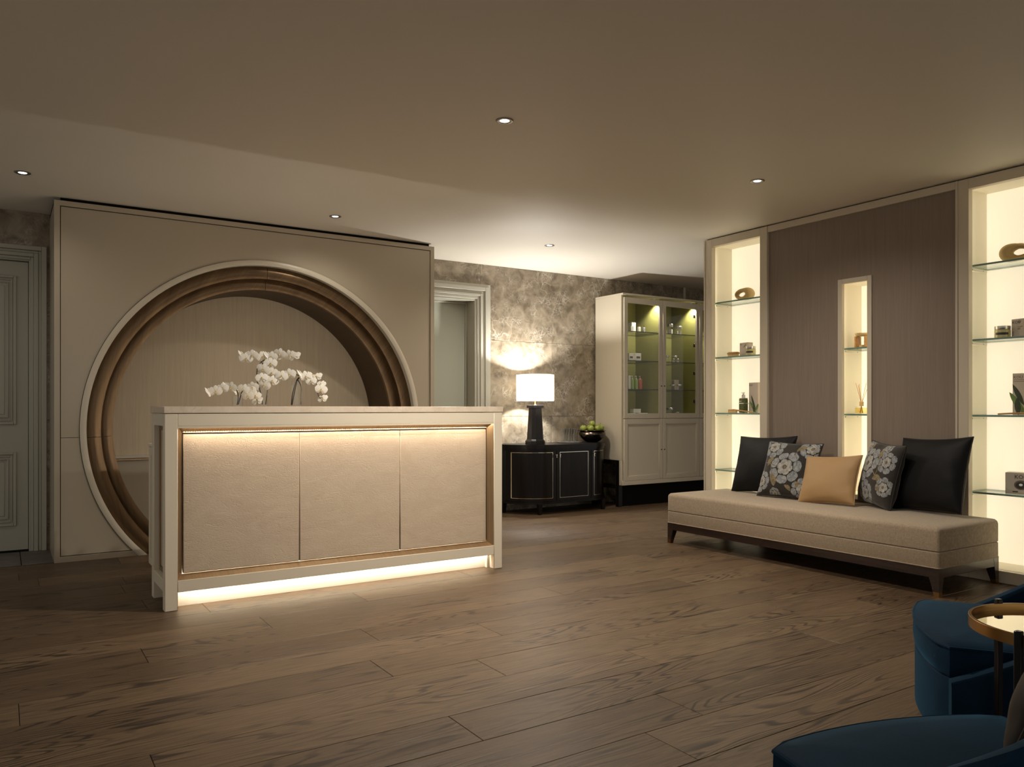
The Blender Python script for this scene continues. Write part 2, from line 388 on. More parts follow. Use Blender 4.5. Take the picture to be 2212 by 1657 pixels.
M['olive'] = pm('olive_lining', srgb(132, 130, 74), 0.6, noise=(40, 0.08, (0.2, 0.2, 8)))
M['cab_paint'] = pm('cabinet_paint', srgb(200, 190, 170), 0.45)
M['white_card'] = pm('white_card', srgb(232, 230, 222), 0.5)
M['taupe_card'] = pm('taupe_card', srgb(176, 164, 150), 0.5)
M['print_dark'] = pm('dark_print', srgb(44, 40, 36), 0.5)
M['print_brown'] = pm('brown_print', srgb(96, 84, 72), 0.5)
M['leaf_dark'] = pm('leaf_print_dark', srgb(38, 52, 30), 0.5, noise=(30, 0.3))
M['leaf_green'] = pm('leaf_print_green', srgb(92, 116, 58), 0.5, noise=(30, 0.25))
M['ceramic'] = pm('sand_ceramic', srgb(190, 162, 108), 0.5, noise=(12, 0.06))
M['ceramic_dark'] = pm('dark_glaze', srgb(70, 52, 30), 0.3)
M['light_wood'] = pm('light_wood', srgb(178, 130, 70), 0.5, noise=(8, 0.2, (1, 12, 12)))
M['bristle'] = pm('bristle', srgb(206, 176, 116), 0.8, bump=(200, 0.6, 0.004))
M['green_glass'] = pm('green_bottle', srgb(70, 78, 40), 0.15, coat=0.4)
M['lotion_green'] = pm('pale_green_lotion', srgb(150, 176, 82), 0.25)
M['lotion_pink'] = pm('pink_lotion', srgb(206, 110, 96), 0.25)
M['cream_jar'] = pm('cream_jar_glass', srgb(186, 176, 122), 0.2, coat=0.3)
M['apple'] = pm('green_apple', srgb(146, 156, 70), 0.3, noise=(18, 0.18), coat=0.2)
M['stalk'] = pm('apple_stalk', srgb(60, 44, 28), 0.7)
M['shade'] = None
M['petal'] = pm('orchid_petal', srgb(250, 246, 236), 0.5, sheen=0.2)
M['lip'] = pm('orchid_lip', srgb(212, 190, 122), 0.5, noise=(60, 0.3))
M['stem'] = pm('orchid_stem', srgb(52, 46, 30), 0.6)
M['hinge'] = pm('black_hinge', (0.02, 0.02, 0.02, 1), 0.4)

def shade_mat():
    m = bpy.data.materials.new('lamp_shade_cloth'); m.use_nodes = True
    nt = m.node_tree; nt.nodes.clear()
    out = N(nt, 'ShaderNodeOutputMaterial')
    d = N(nt, 'ShaderNodeBsdfDiffuse'); d.inputs['Color'].default_value = (0.9, 0.87, 0.8, 1)
    t = N(nt, 'ShaderNodeBsdfTranslucent'); t.inputs['Color'].default_value = (1.0, 0.95, 0.86, 1)
    e = N(nt, 'ShaderNodeEmission'); e.inputs['Color'].default_value = (1.0, 0.94, 0.82, 1); e.inputs['Strength'].default_value = 0.9
    a = N(nt, 'ShaderNodeMixShader'); a.inputs[0].default_value = 0.35
    s = N(nt, 'ShaderNodeAddShader')
    nt.links.new(d.outputs[0], a.inputs[1]); nt.links.new(t.outputs[0], a.inputs[2])
    nt.links.new(a.outputs[0], s.inputs[0]); nt.links.new(e.outputs[0], s.inputs[1])
    nt.links.new(s.outputs[0], out.inputs['Surface'])
    return m
M['shade'] = shade_mat()

# ------------------------------------------------------------------ mesh builder
class MB:
    def __init__(s): s.v = []; s.f = []; s.mi = []
    def _add(s, vs, fs, mi=0):
        o = len(s.v); s.v += [tuple(v) for v in vs]
        for f in fs: s.f.append([i + o for i in f]); s.mi.append(mi)
        return s
    def box(s, x0, x1, y0, y1, z0, z1, b=0.0, mi=0):
        if x0 > x1: x0, x1 = x1, x0
        if y0 > y1: y0, y1 = y1, y0
        if z0 > z1: z0, z1 = z1, z0
        b = min(b, (x1 - x0) * .45, (y1 - y0) * .45, (z1 - z0) * .45)
        if b <= 0:
            vs = [(x, y, z) for x in (x0, x1) for y in (y0, y1) for z in (z0, z1)]
            fs = [(0, 1, 3, 2), (4, 6, 7, 5), (0, 4, 5, 1), (2, 3, 7, 6), (0, 2, 6, 4), (1, 5, 7, 3)]
            return s._add(vs, fs, mi)
        vs = []; idx = {}
        X = (x0, x1); Y = (y0, y1); Z = (z0, z1); sg = (1, -1)
        for i in (0, 1):
            for j in (0, 1):
                for k in (0, 1):
                    x, y, z = X[i], Y[j], Z[k]; bx, by, bz = b * sg[i], b * sg[j], b * sg[k]
                    for a, p in ((0, (x, y + by, z + bz)), (1, (x + bx, y, z + bz)), (2, (x + bx, y + by, z))):
                        idx[(i, j, k, a)] = len(vs); vs.append(p)
        g = idx; fs = []
        for i in (0, 1): fs.append((g[(i, 0, 0, 0)], g[(i, 1, 0, 0)], g[(i, 1, 1, 0)], g[(i, 0, 1, 0)]))
        for j in (0, 1): fs.append((g[(0, j, 0, 1)], g[(1, j, 0, 1)], g[(1, j, 1, 1)], g[(0, j, 1, 1)]))
        for k in (0, 1): fs.append((g[(0, 0, k, 2)], g[(1, 0, k, 2)], g[(1, 1, k, 2)], g[(0, 1, k, 2)]))
        for i in (0, 1):
            for j in (0, 1): fs.append((g[(i, j, 0, 0)], g[(i, j, 1, 0)], g[(i, j, 1, 1)], g[(i, j, 0, 1)]))
            for k in (0, 1): fs.append((g[(i, 0, k, 0)], g[(i, 1, k, 0)], g[(i, 1, k, 2)], g[(i, 0, k, 2)]))
        for j in (0, 1):
            for k in (0, 1): fs.append((g[(0, j, k, 1)], g[(1, j, k, 1)], g[(1, j, k, 2)], g[(0, j, k, 2)]))
        for i in (0, 1):
            for j in (0, 1):
                for k in (0, 1): fs.append((g[(i, j, k, 0)], g[(i, j, k, 1)], g[(i, j, k, 2)]))
        return s._add(vs, fs, mi)
    def prism(s, poly, axis, lo, hi, mi=0):
        n = len(poly); vs = []
        for h in (lo, hi):
            for (a, b) in poly:
                vs.append({'x': (h, a, b), 'y': (a, h, b), 'z': (a, b, h)}[axis])
        fs = [tuple(range(n)), tuple(range(n, 2 * n))]
        fs += [(i, (i + 1) % n, n + (i + 1) % n, n + i) for i in range(n)]
        return s._add(vs, fs, mi)
    def hexa(s, bot, top, mi=0):
        """frustum from two 4-point loops"""
        return s._add(list(bot) + list(top), [(0, 1, 2, 3), (4, 5, 6, 7)] + [(i, (i + 1) % 4, 4 + (i + 1) % 4, 4 + i) for i in range(4)], mi)
    def lathe(s, prof, c=(0, 0, 0), n=24, mi=0, axis='z', closed=False, sx=1.0):
        m = len(prof); vs = []
        for i in range(n):
            a = 2 * PI * i / n
            for r, h in prof:
                if axis == 'z': vs.append((c[0] + r * math.cos(a) * sx, c[1] + r * math.sin(a), c[2] + h))
                elif axis == 'y': vs.append((c[0] + r * math.cos(a) * sx, c[1] + h, c[2] + r * math.sin(a)))
                else: vs.append((c[0] + h, c[1] + r * math.cos(a) * sx, c[2] + r * math.sin(a)))
        fs = []
        for i in range(n):
            j = (i + 1) % n
            for k in range(m if closed else m - 1):
                l = (k + 1) % m
                fs.append((i * m + k, j * m + k, j * m + l, i * m + l))
        if not closed:
            if prof[0][0] > 1e-6: fs.append(tuple(i * m for i in range(n)))
            if prof[-1][0] > 1e-6: fs.append(tuple(i * m + m - 1 for i in range(n)))
        return s._add(vs, fs, mi)
    def tube(s, pts, r, n=8, closed=False, mi=0):
        pts = [Vector(p) for p in pts]; m = len(pts)
        rs = r if isinstance(r, (list, tuple)) else [r] * m
        vs = []; up = Vector((0.31, 0.17, 0.93)).normalized()
        prev = None
        for i, p in enumerate(pts):
            if closed: t = pts[(i + 1) % m] - pts[i - 1]
            else: t = pts[min(i + 1, m - 1)] - pts[max(i - 1, 0)]
            t.normalize()
            if prev is None: a = up.cross(t)
            else: a = prev - t * prev.dot(t)
            if a.length < 1e-4: a = Vector((1, 0, 0)).cross(t)
            a.normalize(); prev = a
            b = t.cross(a)
            for k in range(n):
                q = 2 * PI * k / n
                vs.append(p + (a * math.cos(q) + b * math.sin(q)) * rs[i])
        fs = []
        for i in range(m if closed else m - 1):
            j = (i + 1) % m
            for k in range(n):
                l = (k + 1) % n
                fs.append((i * n + k, i * n + l, j * n + l, j * n + k))
        if not closed: fs += [tuple(range(n)), tuple(range((m - 1) * n, m * n))]
        return s._add(vs, fs, mi)
    def grid(s, fn, nu, nv, mi=0, wrap_u=False):
        vs = [fn(i / nu, j / nv) for i in range(nu + (0 if wrap_u else 1)) for j in range(nv + 1)]
        fs = []
        cu = nu if wrap_u else nu + 1
        for i in range(nu):
            k = (i + 1) % cu
            for j in range(nv):
                fs.append((i * (nv + 1) + j, k * (nv + 1) + j, k * (nv + 1) + j + 1, i * (nv + 1) + j + 1))
        return s._add(vs, fs, mi)
    def mesh(s, name, mats, smooth=True, xf=None, weld=True):
        me = bpy.data.meshes.new(name)
        me.from_pydata(s.v, [], s.f)
        bm = bmesh.new(); bm.from_mesh(me)
        for f, i in zip(bm.faces, s.mi): f.material_index = i
        if weld: bmesh.ops.remove_doubles(bm, verts=bm.verts, dist=1e-6)
        bmesh.ops.recalc_face_normals(bm, faces=bm.faces)
        if xf is not None: bm.transform(xf)
        bm.to_mesh(me); bm.free()
        for mt in (mats if isinstance(mats, (list, tuple)) else [mats]): me.materials.append(mt)
        if smooth:
            me.shade_smooth(); me.set_sharp_from_angle(angle=R(38))
        return me

WM = {}
def tag(o, label=None, cat=None, group=None, kind=None):
    if label: o['label'] = label
    if cat: o['category'] = cat
    if group: o['group'] = group
    if kind: o['kind'] = kind
    return o
def root(name, loc, label=None, cat=None, group=None, kind=None, rot=None):
    o = bpy.data.objects.new(name, None); col.objects.link(o)
    m = Matrix.Translation(Vector(loc))
    if rot is not None: m = m @ (rot if isinstance(rot, Matrix) else Matrix.Rotation(rot, 4, 'Z'))
    o.matrix_basis = m; o.empty_display_size = 0.1
    WM[o] = m
    return tag(o, label, cat, group, kind)
def part(name, mb, mats, parent=None, local=False, smooth=True, label=None, cat=None, group=None, kind=None):
    """link a mesh object; geometry in world coordinates unless local"""
    pw = WM[parent] if parent is not None else Matrix.Identity(4)
    me = mb.mesh(name, mats, smooth, None if local else pw.inverted())
    o = bpy.data.objects.new(name, me); col.objects.link(o)
    if parent is not None: o.parent = parent
    WM[o] = pw
    return tag(o, label, cat, group, kind)
def share(name, me, parent, mat4):
    """object sharing mesh data, placed by a local matrix under its parent"""
    o = bpy.data.objects.new(name, me); col.objects.link(o); o.parent = parent
    o.matrix_basis = mat4; WM[o] = WM[parent] @ mat4
    return o
def lamp(name, kind, loc, power, color, parent=None, **kw):
    d = bpy.data.lights.new(name, kind); d.energy = power; d.color = color
    rot = kw.pop('rot', (0, 0, 0))
    for k, v in kw.items(): setattr(d, k, v)
    o = bpy.data.objects.new(name, d); col.objects.link(o)
    m = Matrix.Translation(loc) @ Euler(rot).to_matrix().to_4x4()
    if parent is not None: o.parent = parent; m = WM[parent].inverted() @ m
    o.matrix_basis = m
    return o
def text_mesh(txt, size, depth=0.0004):
    cu = bpy.data.curves.new('txt', 'FONT'); cu.body = txt; cu.size = size; cu.extrude = depth; cu.resolution_u = 2
    o = bpy.data.objects.new('txt', cu); col.objects.link(o)
    me = bpy.data.meshes.new_from_object(o)
    bpy.data.objects.remove(o); bpy.data.curves.remove(cu)
    return me

# =================================================================== STRUCTURE
YB = 7.03        # marble back wall
YP = 6.393       # front of the partition with the round opening
CEIL = 2.592
XU = 5.24        # face of the display wall

# ---- floor with planks
X_LO, X_HI, Y_LO = -2.6, 9.2, -1.4
X_FAR, Y_FAR = -4.5, -4.5          # the room goes on behind the camera
floor = part('floor', MB().box(X_FAR, X_HI, Y_FAR, 7.6, -0.08, -0.016), M['subfloor'], kind='structure',
             label='dark oak plank floor running under the reception desk', smooth=False)
PW = 0.2437; PY0 = 1.734
joints = {}
def jn(x, y): joints.setdefault(math.floor((y - PY0) / PW), []).append(x)
for x, y in ((0.935, 4.54), (1.128, 4.05), (1.488, 3.56), (0.526, 3.81), (1.737, 4.30), (2.02, 3.32), (1.73, 2.83), (0.048, 3.31),
             (0.39, 2.6), (0.648, 5.56), (0.663, 4.9), (0.187, 5.84), (2.762, 3.82), (3.38, 4.07), (3.975, 4.31), (3.29, 3.07),
             (1.338, 3.075), (2.362, 2.6), (2.10, 2.1), (1.33, 2.33), (1.82, 1.85)): jn(x, y)
row = math.floor((Y_LO - PY0) / PW)
while PY0 + row * PW < 7.0:
    y0 = max(Y_LO, PY0 + row * PW); y1 = min(PY0 + (row + 1) * PW, 7.02)
    js = sorted(joints.get(row, []))
    if not js: js = [X_LO + rnd.uniform(0.3, 2.0)]
    xs = list(js)
    while xs[0] > X_LO + 0.5: xs.insert(0, xs[0] - rnd.uniform(1.55, 2.15))
    while xs[-1] < X_HI - 0.5: xs.append(xs[-1] + rnd.uniform(1.55, 2.15))
    xs[0] = X_LO; xs[-1] = X_HI
    for a, b in zip(xs[:-1], xs[1:]):
        if b - a < 0.05: continue
        x0, x1 = a + 0.0009, b - 0.0009
        if y1 > 6.44 and x1 < 0.31: continue
        if y1 > 6.44 and x0 < 0.31:
            if y0 > 6.42: x0 = 0.312
        dz = rnd.uniform(-0.0006, 0.0)
        yy1 = y1 - 0.0009
        if x0 < 0.31 and yy1 > 6.43: yy1 = 6.43
        if yy1 - y0 < 0.02: continue
        part('plank', MB().box(x0, x1, y0 + 0.0009, yy1, -0.015, dz, 0.0012), M['oak'], floor, smooth=False)
    row += 1
# grey stone tiles in front of the left hand door
ys = [6.436, 7.02]
xs = [-2.6, -2.05, -1.51, -0.97, -0.43, 0.107, 0.31]
for a, b in zip(xs[:-1], xs[1:]):
    part('stone_tile', MB().box(a + 0.0025, b - 0.0025, ys[0], ys[1], -0.015, 0.004, 0.002), M['stone_floor'], floor, smooth=False)

# ---- ceiling
part('ceiling', MB().box(X_FAR, X_HI, Y_FAR, 7.6, CEIL, CEIL + 0.1), M['ceiling'], kind='structure', smooth=False,
     label='smooth warm painted ceiling with recessed spots')

# ---- marble back wall, its tiles cut round the two doors
DOORS = [(-0.92, 0.19, 2.24), (3.02, 4.135, 2.24)]       # opening x0, x1, head height
wall = MB()
edges = [X_LO, DOORS[0][0], DOORS[0][1], DOORS[1][0], DOORS[1][1], X_HI]
wall.box(X_LO, DOORS[0][0], YB + 0.012, 7.3, 0, CEIL).box(DOORS[0][1], DOORS[1][0], YB + 0.012, 7.3, 0, CEIL).box(DOORS[1][1], X_HI, YB + 0.012, 7.3, 0, CEIL)
for x0, x1, hz in DOORS: wall.box(x0, x1, YB + 0.012, 7.3, hz, CEIL)
wall_back = part('wall_back', wall, M['dark'], kind='structure', smooth=False, label='brown veined marble wall behind the sideboard')
tx = 5.09 - 0.917 * 9
while tx < X_HI:
    for z0, z1 in ((0.0, 0.2), (0.2, 1.003), (1.003, 1.806), (1.806, CEIL)):
        g = 0.0012
        a, b = max(X_LO, tx) + g, min(tx + 0.917, X_HI) - g
        c, d = z0 + g, z1 - g
        if b - a > 0.03:
            rects = [(a, b, c, d)]
            for x0, x1, hz in DOORS:
                new = []
                for (p, q, r_, s_) in rects:
                    if q <= x0 or p >= x1 or r_ >= hz: new.append((p, q, r_, s_)); continue
                    if p < x0: new.append((p, x0, r_, s_))
                    if q > x1: new.append((x1, q, r_, s_))
                    if s_ > hz: new.append((max(p, x0), min(q, x1), hz, s_))
                rects = new
            if rects:
                mb = MB()
                for (p, q, r_, s_) in rects: mb.box(p, q, YB, YB + 0.012, r_, s_, 0.0006)
                part('marble_tile', mb, M['marble'], wall_back, smooth=False)
    tx += 0.917

# ---- other room walls
part('wall_right', MB().box(5.62, 5.74, Y_LO, 4.92, 0, CEIL), M['wall'], kind='structure', smooth=False, label='wall behind the display niches')
part('wall_far_right', MB().box(X_HI, X_HI + 0.1, 4.0, 7.3, 0, CEIL), M['wall'], kind='structure', smooth=False, label='end wall beyond the glass cabinet')
part('trim_1', MB().box(7.10, 7.135, YB - 0.018, YB, 2.0, CEIL, 0.002), M['cab_paint'], kind='structure', smooth=False, label='thin pale vertical trim on marble above the cabinet')

# ---- doors
def casing(mb, x0, x1, z1, y, w, steps):
    """moulded architrave: nested U-frames (offset from opening, width, projection)"""
    for (o, wd, pr) in steps:
        for (a, b) in ((x0 - o - wd, x0 - o), (x1 + o, x1 + o + wd)):
            mb.box(a, b, y - pr, y + 0.002, 0, z1 + o + wd, 0.003)
        mb.box(x0 - o, x1 + o, y - pr, y + 0.002, z1 + o, z1 + o + wd, 0.003)
    return mb
STEPS = [(0.0, 0.022, 0.012), (0.022, 0.03, 0.022), (0.052, 0.02, 0.014), (0.072, 0.035, 0.030)]
d1 = root('door_1', (-0.36, YB, 0), 'panelled cream door on grey stone tiles at far left', kind='structure')
part('door_frame', casing(MB(), -0.92, 0.175, 2.225, YB, 0.1, STEPS), M['door_paint'], d1)
part('jamb', MB().box(0.165, 0.19, YB, 7.25, 0, 2.24, 0.002).box(-0.92, -0.895, YB, 7.25, 0, 2.24, 0.002).box(-0.895, 0.165, YB, 7.25, 2.215, 2.24, 0.002), M['door_paint'], d1)
YD1 = YB + 0.03
leaf = part('leaf', MB().box(-0.893, 0.163, YD1, YD1 + 0.045, 0.012, 2.212, 0.003), M['door_paint'], d1)
for z0, z1 in ((0.20, 0.76), (0.97, 2.10)):
    for a, b in ((-0.80, -0.40), (-0.31, 0.085)):
        mb = MB()
        for k, (ins, pr, wd) in enumerate(((0, 0.014, 0.018), (0.026, 0.008, 0.012), (0.05, 0.011, 0.01))):
            p, q, r_, s_ = a + ins, b - ins, z0 + ins, z1 - ins
            mb.box(p, p + wd, YD1 - pr, YD1 + 0.001, r_, s_, 0.003).box(q - wd, q, YD1 - pr, YD1 + 0.001, r_, s_, 0.003)
            mb.box(p + wd, q - wd, YD1 - pr, YD1 + 0.001, r_, r_ + wd, 0.003).box(p + wd, q - wd, YD1 - pr, YD1 + 0.001, s_ - wd, s_, 0.003)
        mb.box(a + 0.075, b - 0.075, YD1 - 0.005, YD1 + 0.001, z0 + 0.075, z1 - 0.075, 0.004)
        part('panel_moulding', mb, M['door_paint'], leaf)
d2 = root('door_2', (3.58, YB, 0), 'plain pale grey door recessed in a moulded white frame', kind='structure')
part('door_frame', casing(MB(), 3.03, 4.13, 2.225, YB, 0.1, [(0, 0.03, 0.014), (0.03, 0.025, 0.028), (0.055, 0.03, 0.018), (0.085, 0.04, 0.034), (0.125, 0.03, 0.02)]), M['door_paint'], d2)
part('jamb', MB().box(4.105, 4.135, YB, 7.3, 0, 2.24, 0.002).box(3.02, 3.05, YB, 7.3, 0, 2.24, 0.002).box(3.05, 4.105, YB, 7.3, 2.205, 2.24, 0.002), M['door_paint'], d2)
part('door_stop', MB().box(4.085, 4.105, 7.19, 7.21, 0, 2.205, 0.002).box(3.05, 4.085, 7.19, 7.21, 2.185, 2.205, 0.002), M['door_paint'], d2)
part('leaf', MB().box(3.052, 4.103, 7.212, 7.255, 0.008, 2.203, 0.003), pm('grey_green_door', srgb(176, 178, 164), 0.4), d2)
part('wall_passage', MB().box(X_LO, 5.0, 7.31, 7.35, 0, CEIL), M['dark'], kind='structure', smooth=False, label='dark wall behind the doors')

# ---- partition with the round opening
PX0, PX1, PTOP = 0.302, 3.304, 2.566
RO, RI, R1, R2 = 1.345, 1.302, 1.205, 1.122
FRW = 0.036
wall_m = root('wall_middle', ((PX0 + PX1) / 2, YP, 0), 'taupe lacquered partition wall with a large round bronze lined opening', kind='structure')
def arc_ang(r): return math.asin(-C_Z / r)           # angle where radius r meets the floor
def ring(prof, a0=None, a1=None, n=56, zcut=0.0):
    """sweep an (r, y) profile round the opening; ends cut level at the floor. a0/a1: angles or None for the floor"""
    mb = MB(); m = len(prof); vs = []
    for i in range(n + 1):
        for r, y in prof:
            lo = a0 if a0 is not None else math.asin((zcut - C_Z) / r)
            hi = a1 if a1 is not None else PI - math.asin((zcut - C_Z) / r)
            a = lo + (hi - lo) * i / n
            vs.append((C_X + r * math.cos(a), y, C_Z + r * math.sin(a)))
    fs = [(i * m + k, (i + 1) * m + k, (i + 1) * m + (k + 1) % m, i * m + (k + 1) % m) for i in range(n) for k in range(m)]
    fs += [tuple(range(m)), tuple(range(n * m, n * m + m))]
    mb._add(vs, fs); return mb
# front panel, two leaves split at the seam, with the round cut-out
def panel_leaf(zlo, zhi, x0, x1, y0, y1, sides=(1, -1)):
    """flat panel between zlo..zhi outside radius RO, left and right of / above the circle"""
    r = RO + 0.003
    mb = MB()
    A0 = math.asin(max(-1, (zlo - C_Z) / r)); A1 = math.asin(min(1, (zhi - C_Z) / r)) if zhi < C_Z + r else PI / 2
    for side in sides:
        n = 40
        pts = []
        for i in range(n + 1):
            a = A0 + (A1 - A0) * i / n
            pts.append((C_X + side * r * math.cos(a), C_Z + r * math.sin(a)))
        xe = x1 if side > 0 else x0
        vs = []
        for (px, pz) in pts:
            vs += [(px, y0, pz), (xe, y0, pz), (px, y1, pz), (xe, y1, pz)]
        fs = []
        for i in range(n):
            k = i * 4; q = k + 4
            fs += [(k, q, q + 1, k + 1), (k + 2, k + 3, q + 3, q + 2), (k, k + 2, q + 2, q), (k + 1, q + 1, q + 3, k + 3)]
        fs += [(0, 1, 3, 2), (n * 4, n * 4 + 2, n * 4 + 3, n * 4 + 1)]
        mb._add(vs, fs)
    if zhi > C_Z + r: mb.box(x0, x1, y0, y1, C_Z + r, zhi)
    return mb
ix0, ix1 = PX0 + FRW + 0.005, PX1 - FRW - 0.005
for sd in (1, -1): part('lower_panel', panel_leaf(0.045, 0.882, ix0, ix1, YP + 0.010, YP + 0.03, (sd,)), M['lacquer'], wall_m)
part('upper_panel', panel_leaf(0.885, PTOP - FRW - 0.005, ix0, ix1, YP + 0.010, YP + 0.03), M['lacquer'], wall_m)
# mitred edge frame
def frame_piece(pts): return MB().prism(pts, 'y', YP, YP + 0.05)
part('frame_left', frame_piece([(PX0, 0), (PX0 + FRW, 0.04), (PX0 + FRW, PTOP - FRW), (PX0, PTOP)]), M['lacquer'], wall_m, smooth=False)
part('frame_right', frame_piece([(PX1, 0), (PX1 - FRW, 0.04), (PX1 - FRW, PTOP - FRW), (PX1, PTOP)]), M['lacquer'], wall_m, smooth=False)
part('frame_top', frame_piece([(PX0, PTOP), (PX0 + FRW, PTOP - FRW), (PX1 - FRW, PTOP - FRW), (PX1, PTOP)]), M['lacquer'], wall_m, smooth=False)
xl = C_X - math.sqrt(RO ** 2 - C_Z ** 2); xl2 = C_X - math.sqrt(RO ** 2 - (C_Z - 0.04) ** 2)
part('frame_bottom', frame_piece([(PX0, 0), (xl, 0), (xl2, 0.04), (PX0 + FRW, 0.04)]), M['lacquer'], wall_m, smooth=False)
part('frame_bottom', frame_piece([(PX1, 0), (2 * C_X - xl, 0), (2 * C_X - xl2, 0.04), (PX1 - FRW, 0.04)]), M['lacquer'], wall_m, smooth=False)
part('side_panel', MB().box(PX0, PX0 + 0.02, YP + 0.05, YB - 0.002, 0, PTOP), M['lacquer'], wall_m, smooth=False)
part('side_panel', MB().box(PX1 - 0.02, PX1, YP + 0.05, YB - 0.002, 0, PTOP), M['lacquer'], wall_m, smooth=False)
part('top_panel', MB().box(PX0, PX1, YP + 0.05, YB - 0.002, PTOP - 0.02, PTOP), M['dark'], wall_m, smooth=False)
part('shadow_gap', MB().box(PX0 + 0.04, PX1 - 0.04, YP + 0.03, YP + 0.07, PTOP, CEIL), M['dark'], wall_m, smooth=False)
part('core', panel_leaf(0.0, PTOP - 0.02, PX0 + 0.02, PX1 - 0.02, YP + 0.05, YP + 0.11), M['dark'], wall_m, smooth=False)
# rim and bronze rings
part('rim', ring([(RO, YP + 0.03), (RO, YP - 0.003), (RO - 0.004, YP - 0.006), (RI + 0.004, YP - 0.006), (RI, YP - 0.003), (RI, YP + 0.05)], n=112), M['lacquer_rim'], wall_m)
e0 = math.asin((0.884 - C_Z) / R1)
gap = 0.0012
segs = [(None, e0 - gap), (e0 + gap, PI / 2 - gap), (PI / 2 + gap, PI - e0 - gap), (PI - e0 + gap, None)]
for a, b in segs:
    pr1 = [(RI + 0.01, YP + 0.10), (RI + 0.01, YP + 0.045)]
    for k in range(9):
        t = k / 8; pr1.append((RI - (RI - R1) * t, YP + 0.052 - 0.012 * math.sin(PI * t)))
    pr1 += [(R1, YP + 0.10)]
    part('bronze_outer_ring', ring(pr1, a, b, n=36), M['bronze'], wall_m)
    pr2 = [(R1 + 0.01, YP + 0.14), (R1 + 0.01, YP + 0.102)]
    for k in range(9):
        t = k / 8; pr2.append((R1 - (R1 - R2) * t, YP + 0.105 - 0.010 * math.sin(PI * t)))
    pr2 += [(R2, YP + 0.14)]
    part('bronze_inner_ring', ring(pr2, a, b, n=36), M['bronze'], wall_m)
    part('bronze_reveal', ring([(R2 + 0.004, YP + 0.112), (R2 + 0.0005, YP + 0.112), (R2 + 0.0005, 6.985), (R2 + 0.004, 6.985)], a, b, n=36), M['bronze_reveal'], wall_m)
# back of the recess: silk above, rail, lacquered dado
part('silk_panel', MB().box(PX0 + 0.03, PX1 - 0.03, 6.99, 7.02, 0.715, PTOP - 0.03), M['silk'], wall_m, smooth=False)
part('rail', MB().box(PX0 + 0.03, PX1 - 0.03, 6.965, 7.02, 0.688, 0.715, 0.003), M['lacquer_rim'], wall_m)
part('bronze_strip', MB().box(PX0 + 0.03, PX1 - 0.03, 6.972, 7.02, 0.672, 0.687, 0.002), M['desk_bronze'], wall_m)
part('dado_panel', MB().box(PX0 + 0.03, PX1 - 0.03, 6.99, 7.02, 0.0, 0.671), M['lacquer'], wall_m, smooth=False)

# ---- display wall between the niches (structure) with the narrow centre niche
UTOP = 2.582
ND = 0.30       # niche depth
YL1, YL0 = 4.839, 4.314          # left niche opening (far, near)
YR1, YR0 = 2.645, 2.12           # right niche opening
YC1, YC0 = 3.564, 3.362          # centre niche opening
PN1, PN0 = 4.235, 2.728          # silk panel
ZB = 0.085
wr = root('wall_display', (XU, 3.48, 0), 'taupe silk wall panel with a narrow lit niche behind the bench', kind='structure')
XP = XU + 0.02
pan = MB()
pan.box(XP, XP + 0.02, YC1 + 0.035, PN1, ZB, 2.53).box(XP, XP + 0.02, PN0, YC0 - 0.035, ZB, 2.53)
pan.box(XP, XP + 0.02, YC0 - 0.035, YC1 + 0.035, 2.055, 2.53).box(XP, XP + 0.02, YC0 - 0.035, YC1 + 0.035, ZB, 0.42)
part('silk_panel', pan, M['silk_dark'], wr, smooth=False)
part('top_rail', MB().box(XU, XU + 0.05, PN0, PN1, 2.53, UTOP, 0.002), M['unit_frame'], wr, smooth=False)
part('base_rail', MB().box(XU, XU + 0.05, PN0, PN1, 0, ZB, 0.002), M['unit_frame'], wr, smooth=False)
def niche_frame(y0, y1, z0, z1, w, x0, x1):
    return MB().box(x0, x1, y1, y1 + w, z0 - w, z1 + w, 0.002).box(x0, x1, y0 - w, y0, z0 - w, z1 + w, 0.002).box(x0, x1, y0, y1, z1, z1 + w, 0.002).box(x0, x1, y0, y1, z0 - w, z0, 0.002)
CZ0, CZ1 = 0.46, 2.02
part('niche_frame', niche_frame(YC0, YC1, CZ0, CZ1, 0.035, XU + 0.008, XU + 0.04), M['unit_frame'], wr)
XBK = XU + ND
def niche_box(y0, y1, z0, z1, xf, xb):
    t = 0.012
    return (MB().box(xf, xb, y1, y1 + t, z0 - t, z1 + t).box(xf, xb, y0 - t, y0, z0 - t, z1 + t)
            .box(xf, xb, y0, y1, z1, z1 + t).box(xf, xb, y0, y1, z0 - t, z0))
def niche_back(parent, y0, y1, z0, z1, xb):
    part('backlit_panel', MB().box(xb, xb + 0.01, y0 - 0.01, y1 + 0.01, z0 - 0.01, z1 + 0.01), M['backlit'], parent, smooth=False, label='glowing backlit panel')
niche_back(wr, YC0 - 0.028, YC1 + 0.028, CZ0, CZ1 + 0.01, XBK)
part('niche_lining', niche_box(YC0 - 0.028, YC1 + 0.028, CZ0, CZ1 + 0.01, XU + 0.041, XBK), M['niche'], wr, smooth=False)
